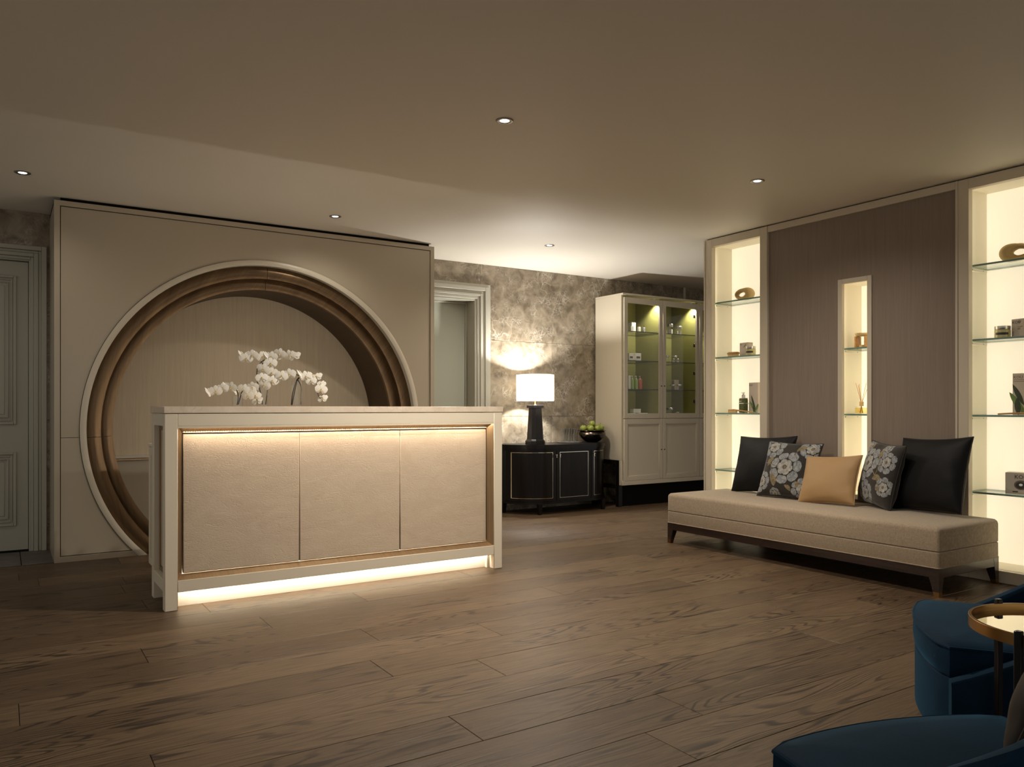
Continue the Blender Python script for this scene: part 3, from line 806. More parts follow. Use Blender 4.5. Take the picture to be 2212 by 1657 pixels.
def glass_shelf(parent, y0, y1, x0, x1, z):
    mb = MB()
    vs = [(x, y, zz) for x in (x0, x1) for y in (y0, y1) for zz in (z - 0.012, z)]
    mb._add(vs, [(0, 2, 6, 4), (1, 5, 7, 3)], 0)
    mb._add(vs, [(0, 1, 3, 2), (4, 6, 7, 5), (0, 4, 5, 1), (2, 3, 7, 6)], 1)
    s = part('glass_shelf', mb, [M['shelf_glass'], M['glass_edge']], parent, smooth=False)
    for yy, sg in ((y1, -1), (y0, 1)):
        br = part('shelf_bracket', MB().box(x0 + 0.015, x1 - 0.02, yy, yy + sg * 0.012, z - 0.034, z - 0.0125, 0.002), M['niche'], s)
        for xx in (x0 + 0.03, x1 - 0.07):
            part('screw', MB().lathe([(0.0, 0), (0.003, 0), (0.003, 0.0015), (0, 0.0015)], (xx, yy + sg * 0.0125 - 0.0008, z - 0.023), 8, axis='y'), M['hinge'], s)
    return s
SHZ = [2.027, 1.543, 1.051, 0.553]
for z in (1.543, 1.051): glass_shelf(wr, YC0 - 0.026, YC1 + 0.026, XU + 0.045, XBK - 0.004, z)
def led(parent, y, z0, z1, mat='led', w=0.010):
    part('led_strip', MB().box(XU + 0.052, XU + 0.056, y, y + w, z0, z1), M[mat], parent, smooth=False, label='warm led strip')
part('led_strip', MB().box(XU + 0.0415, XU + 0.0435, YC1 + 0.012, YC1 + 0.024, CZ0 + 0.02, CZ1 - 0.02), M['led'], wr, smooth=False)
part('led_strip', MB().box(XU + 0.0415, XU + 0.0435, YC0 - 0.024, YC0 - 0.012, CZ0 + 0.02, CZ1 - 0.02), M['led'], wr, smooth=False)

def display_niche(label, y0, y1, stile_far, stile_near):
    t = root('display_niche', (XU, (y0 + y1) / 2, 0), label, 'display niche')
    part('stile', MB().box(XU, XU + 0.05, y1, stile_far, 0, UTOP, 0.002), M['unit_frame'], t)
    part('stile', MB().box(XU, XU + 0.05, stile_near, y0, 0, UTOP, 0.002), M['unit_frame'], t)
    part('stile_bead', MB().box(XU - 0.006, XU, stile_far - 0.016, stile_far, 0, UTOP, 0.002), M['unit_frame'], t)
    part('stile_bead', MB().box(XU - 0.006, XU, stile_near, stile_near + 0.016, 0, UTOP, 0.002), M['unit_frame'], t)
    part('top_rail', MB().box(XU, XU + 0.05, y0, y1, 2.515, UTOP, 0.002), M['unit_frame'], t)
    part('base', MB().box(XU, XU + 0.05, y0, y1, 0, 0.075, 0.002), M['unit_frame'], t)
    part('lining', niche_box(y0 - 0.032, y1 + 0.032, 0.076, 2.53, XU + 0.051, XBK), M['niche'], t, smooth=False)
    niche_back(t, y0 - 0.032, y1 + 0.032, 0.076, 2.53, XBK)
    for z in SHZ: glass_shelf(t, y0 - 0.03, y1 + 0.03, XU + 0.02 + 0.035, XBK - 0.004, z)
    for (a, b) in ((y1 + 0.014, y1 + 0.029), (y0 - 0.029, y0 - 0.014)):
        part('led_strip', MB().box(XU + 0.0515, XU + 0.0535, a, b, 0.12, 2.49), M['led'], t, smooth=False)
    return t
display_niche('tall lit display niche with four glass shelves at the far end of the bench', YL0, YL1, 4.926, PN1 + 0.001)
display_niche('tall lit display niche with glass shelves at the right edge of the photo', YR0, YR1, PN0 - 0.001, 2.03)
part('wall_front_right', MB().box(XU, 5.6, Y_LO, 2.028, 0, CEIL), M['wall'], kind='structure', smooth=False, label='plain wall beyond the right hand niche')
part('trim_2', MB().box(XU + 0.03, 5.6, 2.03, 4.92, UTOP, CEIL), M['dark'], kind='structure', smooth=False, label='dark shadow gap above the display wall')

# ---- recessed ceiling spots
for i, (x, y, mul, lab) in enumerate([(2.188, 3.44, 4.8, 'recessed ceiling spot nearest the top of the photo'),
                  (0.104, 5.87, 0.2, 'recessed ceiling spot at the far left above the door'),
                  (2.175, 5.884, 0.4, 'recessed ceiling spot above the round bronze opening'),
                  (4.218, 5.863, 2.2, 'recessed ceiling spot above the sideboard lamp'),
                  (4.166, 3.449, 1.3, 'recessed ceiling spot above the long bench')]):
    t = root('ceiling_spot', (x, y, CEIL), lab, 'ceiling light', 'recessed ceiling spots')
    part('trim_ring', MB().lathe([(0.046, 0.0), (0.046, -0.004), (0.040, -0.006), (0.026, -0.003), (0.025, 0.0)], (x, y, CEIL), 32, closed=True), M['chrome_ring'], t)
    part('lens', MB().lathe([(0.0, -0.0025), (0.020, -0.0035), (0.0245, -0.001), (0.0, -0.001)], (x, y, CEIL), 24), M['spot_lens'], t)
    lamp('spot', 'SPOT', (x, y, CEIL - 0.008), SPOT_W * mul, (1.0, 0.91, 0.79), t, spot_size=R(150), spot_blend=1.0, shadow_soft_size=0.03)

# =================================================================== RECEPTION DESK
DX0, DX1, DY0, DY1 = 0.727, 2.868, 4.54, 4.985
desk = root('reception_desk', ((DX0 + DX1) / 2, (DY0 + DY1) / 2, 0), 'cream reception desk with three leather front panels and glowing base', 'desk')
part('countertop', MB().box(DX0 - 0.004, DX1 + 0.006, DY0 - 0.004, DY1 + 0.004, 1.068, 1.105, 0.002), M['counter'], desk, label='cream stone countertop')
PWD = 0.066
for x0, x1, fy in ((DX0, DX0 + PWD, DY0), (DX1 - PWD, DX1, DY0)):
    part('front_post', MB().box(x0, x1, fy, fy + 0.062, 0, 1.066, 0.003), M['cream'], desk)
for x0, x1 in ((DX0, DX0 + PWD), (DX1 - PWD, DX1)):
    part('back_post', MB().box(x0, x1, DY1 - 0.078, DY1 - 0.006, 0, 1.066, 0.003), M['cream'], desk)
OX0, OX1 = DX0 + PWD, DX1 - PWD
part('top_rail', MB().box(OX0, OX1, DY0, DY0 + 0.045, 0.998, 1.066, 0.002), M['cream'], desk)
part('bottom_rail', MB().box(OX0, OX1, DY0, DY0 + 0.045, 0.097, 0.161, 0.002), M['cream'], desk)
# bronze lining stepping back to the panels
BV = 0.030; YF = DY0 + 0.004; YPNL = DY0 + 0.052
def bevel_strip(a, b, c, d): return MB()._add([a, b, c, d], [(0, 1, 2, 3)])
o = [(OX0, 0.161), (OX1, 0.161), (OX1, 0.998), (OX0, 0.998)]
i_ = [(OX0 + BV, 0.161 + BV * .8), (OX1 - BV, 0.161 + BV * .8), (OX1 - BV, 0.998 - BV * 1.35), (OX0 + BV, 0.998 - BV * 1.35)]
for k, nm in enumerate(('bronze_sill', 'bronze_side', 'bronze_head', 'bronze_side')):
    l = (k + 1) % 4
    a = (o[k][0], YF, o[k][1]); b = (o[l][0], YF, o[l][1]); c = (i_[l][0], YPNL, i_[l][1]); d = (i_[k][0], YPNL, i_[k][1])
    mb = MB().hexa([a, b, c, d], [(p[0], p[1] + 0.012, p[2]) for p in (a, b, c, d)])
    part(nm, mb, M['desk_bronze'], desk, smooth=False)
px0, px1, pz0, pz1 = i_[0][0] + 0.003, i_[1][0] - 0.003, i_[0][1] + 0.003, i_[2][1] - 0.006
seam = [px0, 1.475, 2.125, px1]
for a, b in zip(seam[:-1], seam[1:]):
    part('leather_panel', MB().box(a + 0.001, b - 0.001, YPNL - 0.006, YPNL + 0.02, pz0, pz1, 0.004), M['leather'], desk)
# lip hiding the LED, and the ribbed diffuser it lights on the head
part('top_lip', MB().box(OX0, OX1, DY0, DY0 + 0.004, 0.987, 0.998), M['cream'], desk, smooth=False)
part('panel_light', MB().box(OX0 + 0.03, OX1 - 0.03, DY0 + 0.0045, DY0 + 0.010, 0.989, 0.994), M['led_desk'], desk, smooth=False, label='warm light strip')
mb = MB()
n = 150; wseg = (OX1 - OX0 - 0.07) / n
for k in range(n):
    x = OX0 + 0.035 + k * wseg
    ya, za, yb, zb = YPNL - 0.016, 0.992, YPNL - 0.007, 0.961
    mb.hexa([(x, ya, za), (x + wseg * .7, ya, za), (x + wseg * .7, yb, zb), (x, yb, zb)], [(x, ya - 0.003, za), (x + wseg * .7, ya - 0.003, za), (x + wseg * .7, yb - 0.003, zb), (x, yb - 0.003, zb)])
mb.box(OX0 + 0.03, OX1 - 0.03, YPNL - 0.0065, YPNL - 0.002, 0.9605, 0.996)
part('ribbed_diffuser', mb, M['cream'], desk, smooth=False, label='ribbed light diffuser', kind='stuff')
YK = 4.635
part('kick_plate', MB().box(OX0, 2.79, YK, YK + 0.015, 0, 0.16, 0.001), M['cream'], desk)
part('kick_cheek', MB().box(2.785, OX1, DY0 + 0.062, YK, 0, 0.16, 0.001), M['cream'], desk)
part('kick_cheek', MB().box(OX0, OX0 + 0.012, DY0 + 0.062, YK, 0, 0.16, 0.001), M['cream'], desk)
part('base_light', MB().box(OX0 + 0.02, OX1 - 0.02, DY0 + 0.05, DY0 + 0.056, 0.135, 0.155), M['led_kick'], desk, smooth=False, label='white light strip under the desk')
# sides
for xs, sg in ((DX0, 1), (DX1, -1)):
    x1 = xs + sg * 0.05
    part('side_rail', MB().box(xs, x1, DY0 + 0.062, DY1 - 0.078, 0.998, 1.066, 0.002), M['cream'], desk)
    part('side_rail', MB().box(xs, x1, DY0 + 0.062, DY1 - 0.078, 0.10, 0.165, 0.002), M['cream'], desk)
    part('side_trim', niche_frame(0, 1, 0, 1, 0.02, 0, 1) if False else
         MB().box(xs + sg * 0.03, xs + sg * 0.05, DY0 + 0.062, DY0 + 0.085, 0.165, 0.998).box(xs + sg * 0.03, xs + sg * 0.05, DY1 - 0.101, DY1 - 0.078, 0.165, 0.998)
         .box(xs + sg * 0.03, xs + sg * 0.05, DY0 + 0.085, DY1 - 0.101, 0.165, 0.188).box(xs + sg * 0.03, xs + sg * 0.05, DY0 + 0.085, DY1 - 0.101, 0.972, 0.998), M['desk_bronze'], desk, smooth=False)
    part('side_leather', MB().box(xs + sg * 0.036, xs + sg * 0.055, DY0 + 0.085, DY1 - 0.101, 0.188, 0.972, 0.003), M['leather'], desk)
part('desk_body', MB().box(OX0, OX1, DY0 + 0.075, DY1 - 0.01, 0.165, 1.066), M['cream'], desk, smooth=False)
# lower staff worktop behind, its end cheek, and the light strip standing on it
SX, SYE, SWT = 0.797, 5.58, 0.74
part('staff_cabinet', MB().box(SX + 0.032, 2.80, DY1 + 0.004, SYE - 0.04, 0.085, SWT - 0.022), M['cream'], desk, smooth=False)
part('staff_plinth', MB().box(SX + 0.05, 2.78, DY1 + 0.03, SYE - 0.08, 0, 0.085), M['dark'], desk, smooth=False)
part('staff_worktop', MB().box(SX + 0.031, 2.81, DY1 + 0.006, SYE, SWT - 0.021, SWT, 0.002), M['cream'], desk)
part('staff_cheek', MB().box(SX + 0.006, SX + 0.03, DY1 + 0.006, SYE, 0.085, 0.846), M['cream'], desk, smooth=False)
part('staff_cheek_cap', MB().box(SX - 0.004, SX + 0.032, DY1 + 0.006, SYE + 0.004, 0.847, 0.866, 0.002), M['cream'], desk)
part('staff_cheek_frame', MB().box(SX, SX + 0.006, DY1 + 0.006, DY1 + 0.06, 0.085, 0.845, 0.002).box(SX, SX + 0.006, SYE - 0.06, SYE, 0.085, 0.845, 0.002)
     .box(SX, SX + 0.006, DY1 + 0.06, SYE - 0.06, 0.085, 0.13, 0.002).box(SX, SX + 0.006, DY1 + 0.06, SYE - 0.06, 0.79, 0.845, 0.002), M['cream'], desk)
part('task_light_rail', MB().box(0.90, 2.74, 5.03, 5.045, SWT + 0.001, 0.812), M['dark'], desk, smooth=False)
part('task_light', MB().box(0.92, 2.72, 5.046, 5.056, 0.795, 0.810), M['led_task'], desk, smooth=False, label='warm task light strip on the staff worktop')

# =================================================================== ORCHIDS IN GLASS VASES
CT = 1.1055
def vase(label, x, y, r, h):
    t = root('glass_vase', (x, y, CT), label, 'vase', 'clear glass vases on the desk')
    part('glass', MB().lathe([(0, 0.001), (r, 0.001), (r, h), (r - 0.0025, h), (r - 0.003, 0.012), (0, 0.010)], (x, y, CT), 24), M['glass'], t)
    return t
def petal_mesh():
    """orchid bloom facing +Z: three narrow sepals, two broad petals"""
    mb = MB()
    def petal(ang, ln, wd, z0, curl, start=0.003):
        nu, nv = 6, 4
        def fn(u, v):
            t = start + (ln - start) * u
            w = wd * math.sin(PI * min(1, (u * 0.92 + 0.06))) ** 0.7 * (0.35 + 0.65 * min(1, u * 1.8))
            if u > 0.93: w *= 0.55
            s = (v - 0.5) * 2
            x = t; y = w * s
            z = z0 + curl * (u ** 2) - 0.10 * w * s * s
            return (x * math.cos(ang) - y * math.sin(ang), x * math.sin(ang) + y * math.cos(ang), z)
        mb.grid(fn, nu, nv)
    petal(R(90), 0.036, 0.013, -0.001, -0.006)
    petal(R(215), 0.034, 0.013, -0.001, -0.007)
    petal(R(325), 0.034, 0.013, -0.001, -0.007)
    petal(R(12), 0.040, 0.023, 0.002, -0.004)
    petal(R(168), 0.040, 0.023, 0.002, -0.004)
    return mb.mesh('flower', M['petal'], True)
def lip_mesh():
    mb = MB()
    mb.lathe([(0.0, 0.0), (0.003, 0.002), (0.0038, 0.006), (0.0015, 0.009), (0, 0.010)], (0, 0.003, 0), 8)
    def fn(u, v):
        t = 0.010 * u; w = 0.0045 * math.sin(PI * (0.15 + 0.8 * u)); s = (v - .5) * 2
        return (w * s, -0.002 - t, 0.006 + 0.006 * math.sin(u * 2.2) - 0.003 * s * s)
    mb.grid(fn, 4, 2)
    return mb.mesh('lip', M['lip'], True)
FLM, LIPM = petal_mesh(), lip_mesh()
def orchid(label, base, stems, flowers, y0):
    t = root('orchid', base, label, 'orchid', 'white orchids on the desk')
    for pts in stems:
        P = [at_y(430 + x * .1356, 740 + y * .1356, y0) if not isinstance(x, str) else None for x, y in pts]
        # smooth the polyline
        Q = []
        for k in range(len(P) - 1):
            p0 = P[max(k - 1, 0)]; p1 = P[k]; p2 = P[k + 1]; p3 = P[min(k + 2, len(P) - 1)]
            for s in range(5):
                u = s / 5
                Q.append(0.5 * ((2 * p1) + (p2 - p0) * u + (2 * p0 - 5 * p1 + 4 * p2 - p3) * u * u + (3 * p1 - p0 - 3 * p2 + p3) * u ** 3))
        Q.append(P[-1])
        part('stem', MB().tube(Q, [0.0035 - 0.002 * k / len(Q) for k in range(len(Q))], 6), M['stem'], t)
    for (x, y, back, roll, sc) in flowers:
        p = at_y(430 + x * .1356, 740 + y * .1356, y0 - 0.02 + (0.03 if back else 0.0) + rnd.uniform(-0.008, 0.008))
        d = Vector((-0.42 + rnd.uniform(-.3, .3), -0.9, -0.12 + rnd.uniform(-.2, .25)))
        if back: d = Vector((0.6 * rnd.choice((-1, 1)), -0.45, 0.5))
        d.normalize()
        side = Vector((0, 0, 1)).cross(d).normalized(); up = d.cross(side)
        m = Matrix(((side.x, up.x, d.x), (side.y, up.y, d.y), (side.z, up.z, d.z))).to_4x4()
        m = Matrix.Translation(p) @ m @ Matrix.Rotation(R(roll), 4, 'Z') @ Matrix.Scale(sc, 4)
        f = share('flower', FLM, t, WM[t].inverted() @ m)
        share('lip', LIPM, f, Matrix.Identity(4))
def fl(lst): return [(x, y, b, rnd.uniform(-22, 22), rnd.uniform(0.92, 1.08)) for x, y, b in lst]
YA, YO, YC = 4.74, 4.76, 4.75
va = at_y(513.5, 878, YA); vb = at_y(567, 878, YO); vc = at_y(641, 878, YC)
vase('short clear glass vase at the left of the three orchids', va.x, YA, 0.030, 0.062)
vase('slim clear glass vase under the tallest orchid', vb.x, YO, 0.032, 0.118)
vase('tall clear glass vase under the orchid drooping to the right', vc.x, YC, 0.031, 0.156)
orchid('low white orchid spray at the left end of the desk flowers', (va.x, YA, CT + 0.012),
       [[(605, 995), (625, 880), (600, 760), (500, 690), (380, 700), (240, 760), (150, 790)], [(625, 990), (655, 880), (700, 760), (800, 770), (900, 850), (930, 930)]],
       fl([(262, 780, 0), (170, 790, 1), (375, 730, 0), (505, 715, 0), (590, 765, 1), (440, 690, 1), (705, 745, 0), (800, 770, 0), (855, 715, 0), (775, 850, 0), (895, 850, 0), (925, 925, 1)]), YA)
orchid('tallest white orchid with a horizontal top spray and a cascade below', (vb.x, YO, CT + 0.012),
       [[(1010, 990), (980, 800), (930, 620), (925, 440), (960, 350), (1020, 290), (1150, 230), (1300, 205), (1420, 205), (1530, 215)], [(1060, 990), (1090, 750), (1060, 600), (1030, 450), (1010, 330), (930, 250), (800, 220), (690, 230)]],
       fl([(750, 255, 0), (690, 190, 1), (845, 205, 0), (930, 190, 1), (1010, 230, 0), (1085, 200, 1), (1150, 230, 0), (1285, 180, 0), (1240, 225, 1), (1445, 210, 0), (1520, 215, 1),
           (1140, 335, 0), (1020, 425, 0), (1155, 485, 0), (1000, 565, 0), (1030, 680, 0), (1165, 610, 0), (1235, 590, 1)]), YO)
orchid('white orchid arching over and drooping to the right above the tall vase', (vc.x, YC, CT + 0.012),
       [[(1470, 995), (1490, 820), (1550, 610), (1600, 540), (1500, 500), (1400, 510), (1280, 550)], [(1480, 995), (1540, 700), (1580, 580), (1700, 520), (1820, 560), (1880, 700), (1900, 850), (1950, 900)], [(1575, 600), (1625, 700), (1625, 850), (1620, 990)]],
       fl([(1315, 535, 0), (1440, 510, 0), (1625, 500, 1), (1700, 540, 0), (1785, 615, 0), (1800, 520, 1), (1870, 545, 1), (1940, 665, 1), (1945, 750, 0), (1965, 890, 1)]), YC)

# =================================================================== SIDEBOARD
ST = 0.716
SBX0, SBX1 = 4.315, 5.665
LC, RC = 4.735, 5.275           # centres of the quarter ellipses
RX = (LC - SBX0, SBX1 - RC); RY = 0.485; SBY = 7.01
def sb_outline(ins, n=14, back=0.0):
    """plan outline from back left round the front to back right"""
    P = []
    for k in range(n + 1):
        a = PI / 2 * k / n
        P.append((LC - (RX[0] - ins) * math.cos(a), SBY - (RY - ins) * math.sin(a)))
    for k in range(n + 1):
        a = PI / 2 * (1 - k / n)
        P.append((RC + (RX[1] - ins) * math.cos(a), SBY - (RY - ins) * math.sin(a)))
    return P
sb = root('sideboard', ((SBX0 + SBX1) / 2, 6.76, 0), 'black lacquered sideboard with curved ends and thin metal inlay', 'sideboard')
part('top', MB().prism(sb_outline(0.0), 'z', 0.676, ST), M['black_wood'], sb)
part('frieze', MB().prism(sb_outline(0.012), 'z', 0.655, 0.676), M['black_wood'], sb)
part('carcass', MB().prism(sb_outline(0.022), 'z', 0.128, 0.655), M['black_wood'], sb)
part('base_moulding', MB().prism(sb_outline(0.008), 'z', 0.108, 0.128), M['black_wood'], sb)
def path_pts(ins):
    """dense (x, y, s) samples along the front"""
    P = sb_outline(ins, 30); out = []; s = 0
    for k, p in enumerate(P):
        if k: s += math.hypot(p[0] - P[k - 1][0], p[1] - P[k - 1][1])
        out.append((p[0], p[1], s))
    return out
def sweep_front(xa, xb, z0, z1, off, th):
    """slab following the front between x xa..xb, standing off the carcass"""
    def clip(ins):
        src = [(p[0], p[1]) for p in path_pts(ins)]
        out = []
        for (p, q) in zip(src[:-1], src[1:]):
            for t in (0.0, 0.5):
                x = p[0] + (q[0] - p[0]) * t; y = p[1] + (q[1] - p[1]) * t
                if xa <= x <= xb: out.append((x, y))
        ends = []
        for xe in (xa, xb):
            for (p, q) in zip(src[:-1], src[1:]):
                if p[0] <= xe <= q[0] and q[0] > p[0]:
                    t = (xe - p[0]) / (q[0] - p[0]); ends.append((xe, p[1] + (q[1] - p[1]) * t)); break
            else: ends.append(None)
        if ends[0]: out.insert(0, ends[0])
        if ends[1]: out.append(ends[1])
        return out
    o = clip(0.022 - off - th); n = len(o)
    inn = [(x, y + th) for x, y in o]
    mb = MB(); vs = []
    for (x, y), (u, v) in zip(o, inn): vs += [(x, y, z0), (x, y, z1), (u, v, z1), (u, v, z0)]
    fs = [(k * 4 + a, (k + 1) * 4 + a, (k + 1) * 4 + (a + 1) % 4, k * 4 + (a + 1) % 4) for k in range(n - 1) for a in range(4)]
    fs += [(0, 1, 2, 3), (n * 4 - 4, n * 4 - 3, n * 4 - 2, n * 4 - 1)]
    mb._add(vs, fs); return mb
def merge(*ms):
    r = MB()
    for m in ms: r._add(m.v, m.f)
    return r
for xa, xb, ia, ib, hx in ((4.36, 4.79, 4.385, 4.752, 4.775), (4.802, 5.245, 4.838, 5.215, 4.820), (5.257, 5.63, 5.292, 5.605, 5.272)):
    dr = part('door', sweep_front(xa, xb, 0.135, 0.65, -0.003, 0.008), M['black_wood'], sb)
    w = 0.005
    part('inlay', merge(sweep_front(ia, ib, 0.632, 0.637, 0.004, 0.0022), sweep_front(ia, ib, 0.163, 0.168, 0.004, 0.0022),
                        sweep_front(ia, ia + w, 0.168, 0.632, 0.004, 0.0022), sweep_front(ib - w, ib, 0.168, 0.632, 0.004, 0.0022)), M['nickel'], dr, smooth=False)
    yy = [p for p in path_pts(0.012) if p[0] <= hx][-1][1] if hx < 5.275 else SBY - RY + 0.012
    part('handle', MB().lathe([(0.0, 0), (0.006, 0.0), (0.003, 0.018), (0.0025, 0.030), (0, 0.030)], (hx, 6.53 - 0.024, 0.582), 10)
         .box(hx - 0.007, hx + 0.007, 6.53 - 0.028, 6.53 + 0.005, 0.608, 0.614), M['nickel'], dr)
for (x, y) in ((4.60, 6.565), (5.43, 6.565), (4.40, 6.93), (5.60, 6.93)):
    part('leg', MB().hexa([(x - 0.014, y - 0.014, 0), (x + 0.014, y - 0.014, 0), (x + 0.014, y + 0.014, 0), (x - 0.014, y + 0.014, 0)],
                          [(x - 0.024, y - 0.022, 0.11), (x + 0.024, y - 0.022, 0.11), (x + 0.024, y + 0.022, 0.11), (x - 0.024, y + 0.022, 0.11)]), M['black_wood'], sb, smooth=False)

# ---- table lamp
LX, LY = 4.655, 6.725
tl = root('table_lamp', (LX, LY, ST), 'black tapered table lamp with a glowing white drum shade', 'lamp')
def octa(r, k=0.42):
    c = r * (1 - k)
    return [(-c, -r), (c, -r), (r, -c), (r, c), (c, r), (-c, r), (-r, c), (-r, -c)]
def loft8(secs):
    mb = MB(); vs = []
    for r, z in secs: vs += [(LX + x, LY + y, ST + z) for x, y in octa(r)]
    m = len(secs)
    fs = [(k * 8 + a, k * 8 + (a + 1) % 8, (k + 1) * 8 + (a + 1) % 8, (k + 1) * 8 + a) for k in range(m - 1) for a in range(8)]
    fs += [tuple(range(8)), tuple(range((m - 1) * 8, m * 8))]
    return mb._add(vs, fs)
part('base', loft8([(0.090, 0.0005), (0.090, 0.030), (0.084, 0.040), (0.075, 0.052), (0.058, 0.372), (0.058, 0.378)]), M['black_wood'], tl, smooth=False)
part('cap', MB().box(LX - 0.064, LX + 0.064, LY - 0.064, LY + 0.064, ST + 0.378, ST + 0.408, 0.002), M['black_wood'], tl)
part('stem', MB().lathe([(0.0, 0.408), (0.012, 0.408), (0.010, 0.418), (0.006, 0.424), (0.006, 0.56), (0.012, 0.565), (0.012, 0.60), (0, 0.60)], (LX, LY, ST), 14), M['brass'], tl)
SZ0, SZ1, SRR = 1.170, 1.442, 0.198
part('shade', MB().lathe([(SRR, SZ0), (SRR, SZ1), (SRR - 0.002, SZ1), (SRR - 0.002, SZ0)], (LX, LY, 0), 48, closed=True), M['shade'], tl)
part('shade_rim', MB().lathe([(SRR + 0.001, SZ0 - 0.003), (SRR + 0.001, SZ0 + 0.004), (SRR - 0.003, SZ0 + 0.004), (SRR - 0.003, SZ0 - 0.003)], (LX, LY, 0), 48, closed=True)
     .lathe([(SRR + 0.001, SZ1 - 0.004), (SRR + 0.001, SZ1 + 0.003), (SRR - 0.003, SZ1 + 0.003), (SRR - 0.003, SZ1 - 0.004)], (LX, LY, 0), 48, closed=True), M['white_card'], tl)
part('spider', MB().tube([(LX - SRR + 0.003, LY, SZ0 + 0.045), (LX + SRR - 0.003, LY, SZ0 + 0.045)], 0.0015, 5).tube([(LX, LY - SRR + 0.003, SZ0 + 0.045), (LX, LY + SRR - 0.003, SZ0 + 0.045)], 0.0015, 5), M['brass'], tl)
lamp('bulb', 'POINT', (LX, LY, SZ0 + 0.16), LAMP_W, (1.0, 0.97, 0.91), tl, shadow_soft_size=0.03)

# ---- tray with tumblers
tp = (5.185, 6.83)
tr = root('tray', (tp[0], tp[1], ST), 'oval silver tray under the glasses on the sideboard', 'tray')
part('plate', MB().lathe([(0, 0.0008), (0.12, 0.0008), (0.142, 0.006), (0.142, 0.009), (0.118, 0.004), (0, 0.004)], (tp[0], tp[1], ST), 40, sx=1.0), M['steel'], tr)
def tumbler(x, y, label):
    t = root('drinking_glass', (x, y, ST + 0.0045), label, 'glass', 'tumblers on the tray')
    part('bowl', MB().lathe([(0, 0), (0.023, 0), (0.0225, 0.05), (0.024, 0.085), (0.031, 0.108), (0.033, 0.150), (0.0315, 0.150), (0.0295, 0.110), (0.0222, 0.086), (0.0207, 0.012), (0, 0.010)], (x, y, ST + 0.0045), 20), M['tumbler_glass'], t)
n = 0
names = [['front left', 'front middle', 'front right'], ['back left', 'back middle', 'back right']]
for j in range(2):
    for i in range(3):
        x = tp[0] - 0.085 + i * 0.068 + j * 0.025; y = tp[1] - 0.035 + j * 0.07
        tumbler(x, y, 'clear drinking glass on the silver tray, %s of six' % names[j][i])

# ---- bowl of green apples
bp_ = (5.475, 6.80)
bw = root('fruit_bowl', (bp_[0], bp_[1], ST), 'dark hammered metal bowl of green apples on the sideboard', 'bowl')
part('bowl', MB().lathe([(r_ * 1.07, h_) for r_, h_ in [(0, 0.001), (0.055, 0.001), (0.075, 0.010), (0.118, 0.050), (0.140, 0.085), (0.136, 0.108), (0.124, 0.120), (0.146, 0.126), (0.147, 0.130), (0.120, 0.126), (0.128, 0.106), (0.130, 0.085), (0.110, 0.055), (0.068, 0.016), (0, 0.008)]], (bp_[0], bp_[1], ST), 40), M['gunmetal'], bw)
def apple_mesh():
    prof = []
    for k in range(11):
        a = PI * k / 10
        r = 0.036 * math.sin(a) * (1 + 0.10 * math.cos(a))
        z = -0.034 * math.cos(a) - (0.010 if k == 10 else 0.003 if k == 9 else 0) + (0.006 if k == 0 else 0)
        prof.append((max(r, 0.0), z))
    return MB().lathe(prof, (0, 0, 0), 16).mesh('fruit', M['apple'])
APM = apple_mesh()
STK = MB().tube([(0, 0, 0.020), (0.001, 0, 0.032), (0.004, 0, 0.042)], [0.0014, 0.0014, 0.002], 5).mesh('stalk', M['stalk'])
apples = [(-0.105, 0.01, 0.150, 20, 'green apple at the left rim of the bowl'), (-0.062, -0.062, 0.146, 95, 'green apple showing its dark end at the front left of the bowl'),
          (-0.02, 0.012, 0.152, 60, 'green apple tucked behind the front two in the bowl'), (0.02, -0.068, 0.150, 40, 'large green apple at the front centre of the bowl'),
          (0.028, 0.035, 0.200, 10, 'green apple on top of the heap in the bowl'), (0.062, 0.055, 0.160, 30, 'green apple at the back right of the bowl'),
          (0.092, -0.03, 0.148, 80, 'green apple with its stalk end forward at the front right of the bowl'), (0.128, 0.028, 0.164, 15, 'green apple at the right rim of the bowl'),
          (-0.045, 0.075, 0.15, 15, 'green apple at the back left of the bowl'), (0.015, -0.005, 0.095, 10, 'green apple buried in the middle of the bowl')]
for dx, dy, dz, tilt, lab in apples:
    rm = Matrix.Rotation(R(tilt), 4, 'X') @ Matrix.Rotation(rnd.uniform(-.4, .4), 4, 'Y')
    t = root('apple', (bp_[0] + dx * 1.10, bp_[1] + dy * 1.10, ST + dz + 0.006), lab, 'apple', 'green apples in the bowl', rot=rm)
    share('fruit', APM, t, Matrix.Identity(4)); share('stalk', STK, t, Matrix.Identity(4))

# =================================================================== GLASS CABINET
KX0, KX1, KY0, KY1 = 5.692, 7.50, 6.54, 7.012
KB, KT, KM = 0.242, 2.335, 0.973
gc = root('glass_cabinet', ((KX0 + KX1) / 2, (KY0 + KY1) / 2, 0), 'tall cream cabinet with lit glass doors above and panelled doors below', 'cabinet')
part('side_panel', MB().box(KX0, KX0 + 0.024, KY0 + 0.022, KY1, 0.515, KT, 0.002).box(KX0, KX0 + 0.024, KY0 + 0.022, KY0 + 0.06, KB, 0.515, 0.002), M['cab_paint'], gc)
part('side_panel', MB().box(KX1 - 0.024, KX1, KY0 + 0.022, KY1, KB, KT, 0.002), M['cab_paint'], gc)
part('top_panel', MB().box(KX0, KX1, KY0 - 0.004, KY1, KT, KT + 0.022, 0.002), M['cab_paint'], gc)
part('bottom_rail', MB().box(KX0, KX1, KY0, KY0 + 0.03, KB, KB + 0.045, 0.002), M['cab_paint'], gc)
part('lower_case', MB().box(KX0 + 0.026, KX1 - 0.026, KY0 + 0.024, KY1 - 0.002, 0.52, KM + 0.02), M['cab_paint'], gc, smooth=False)
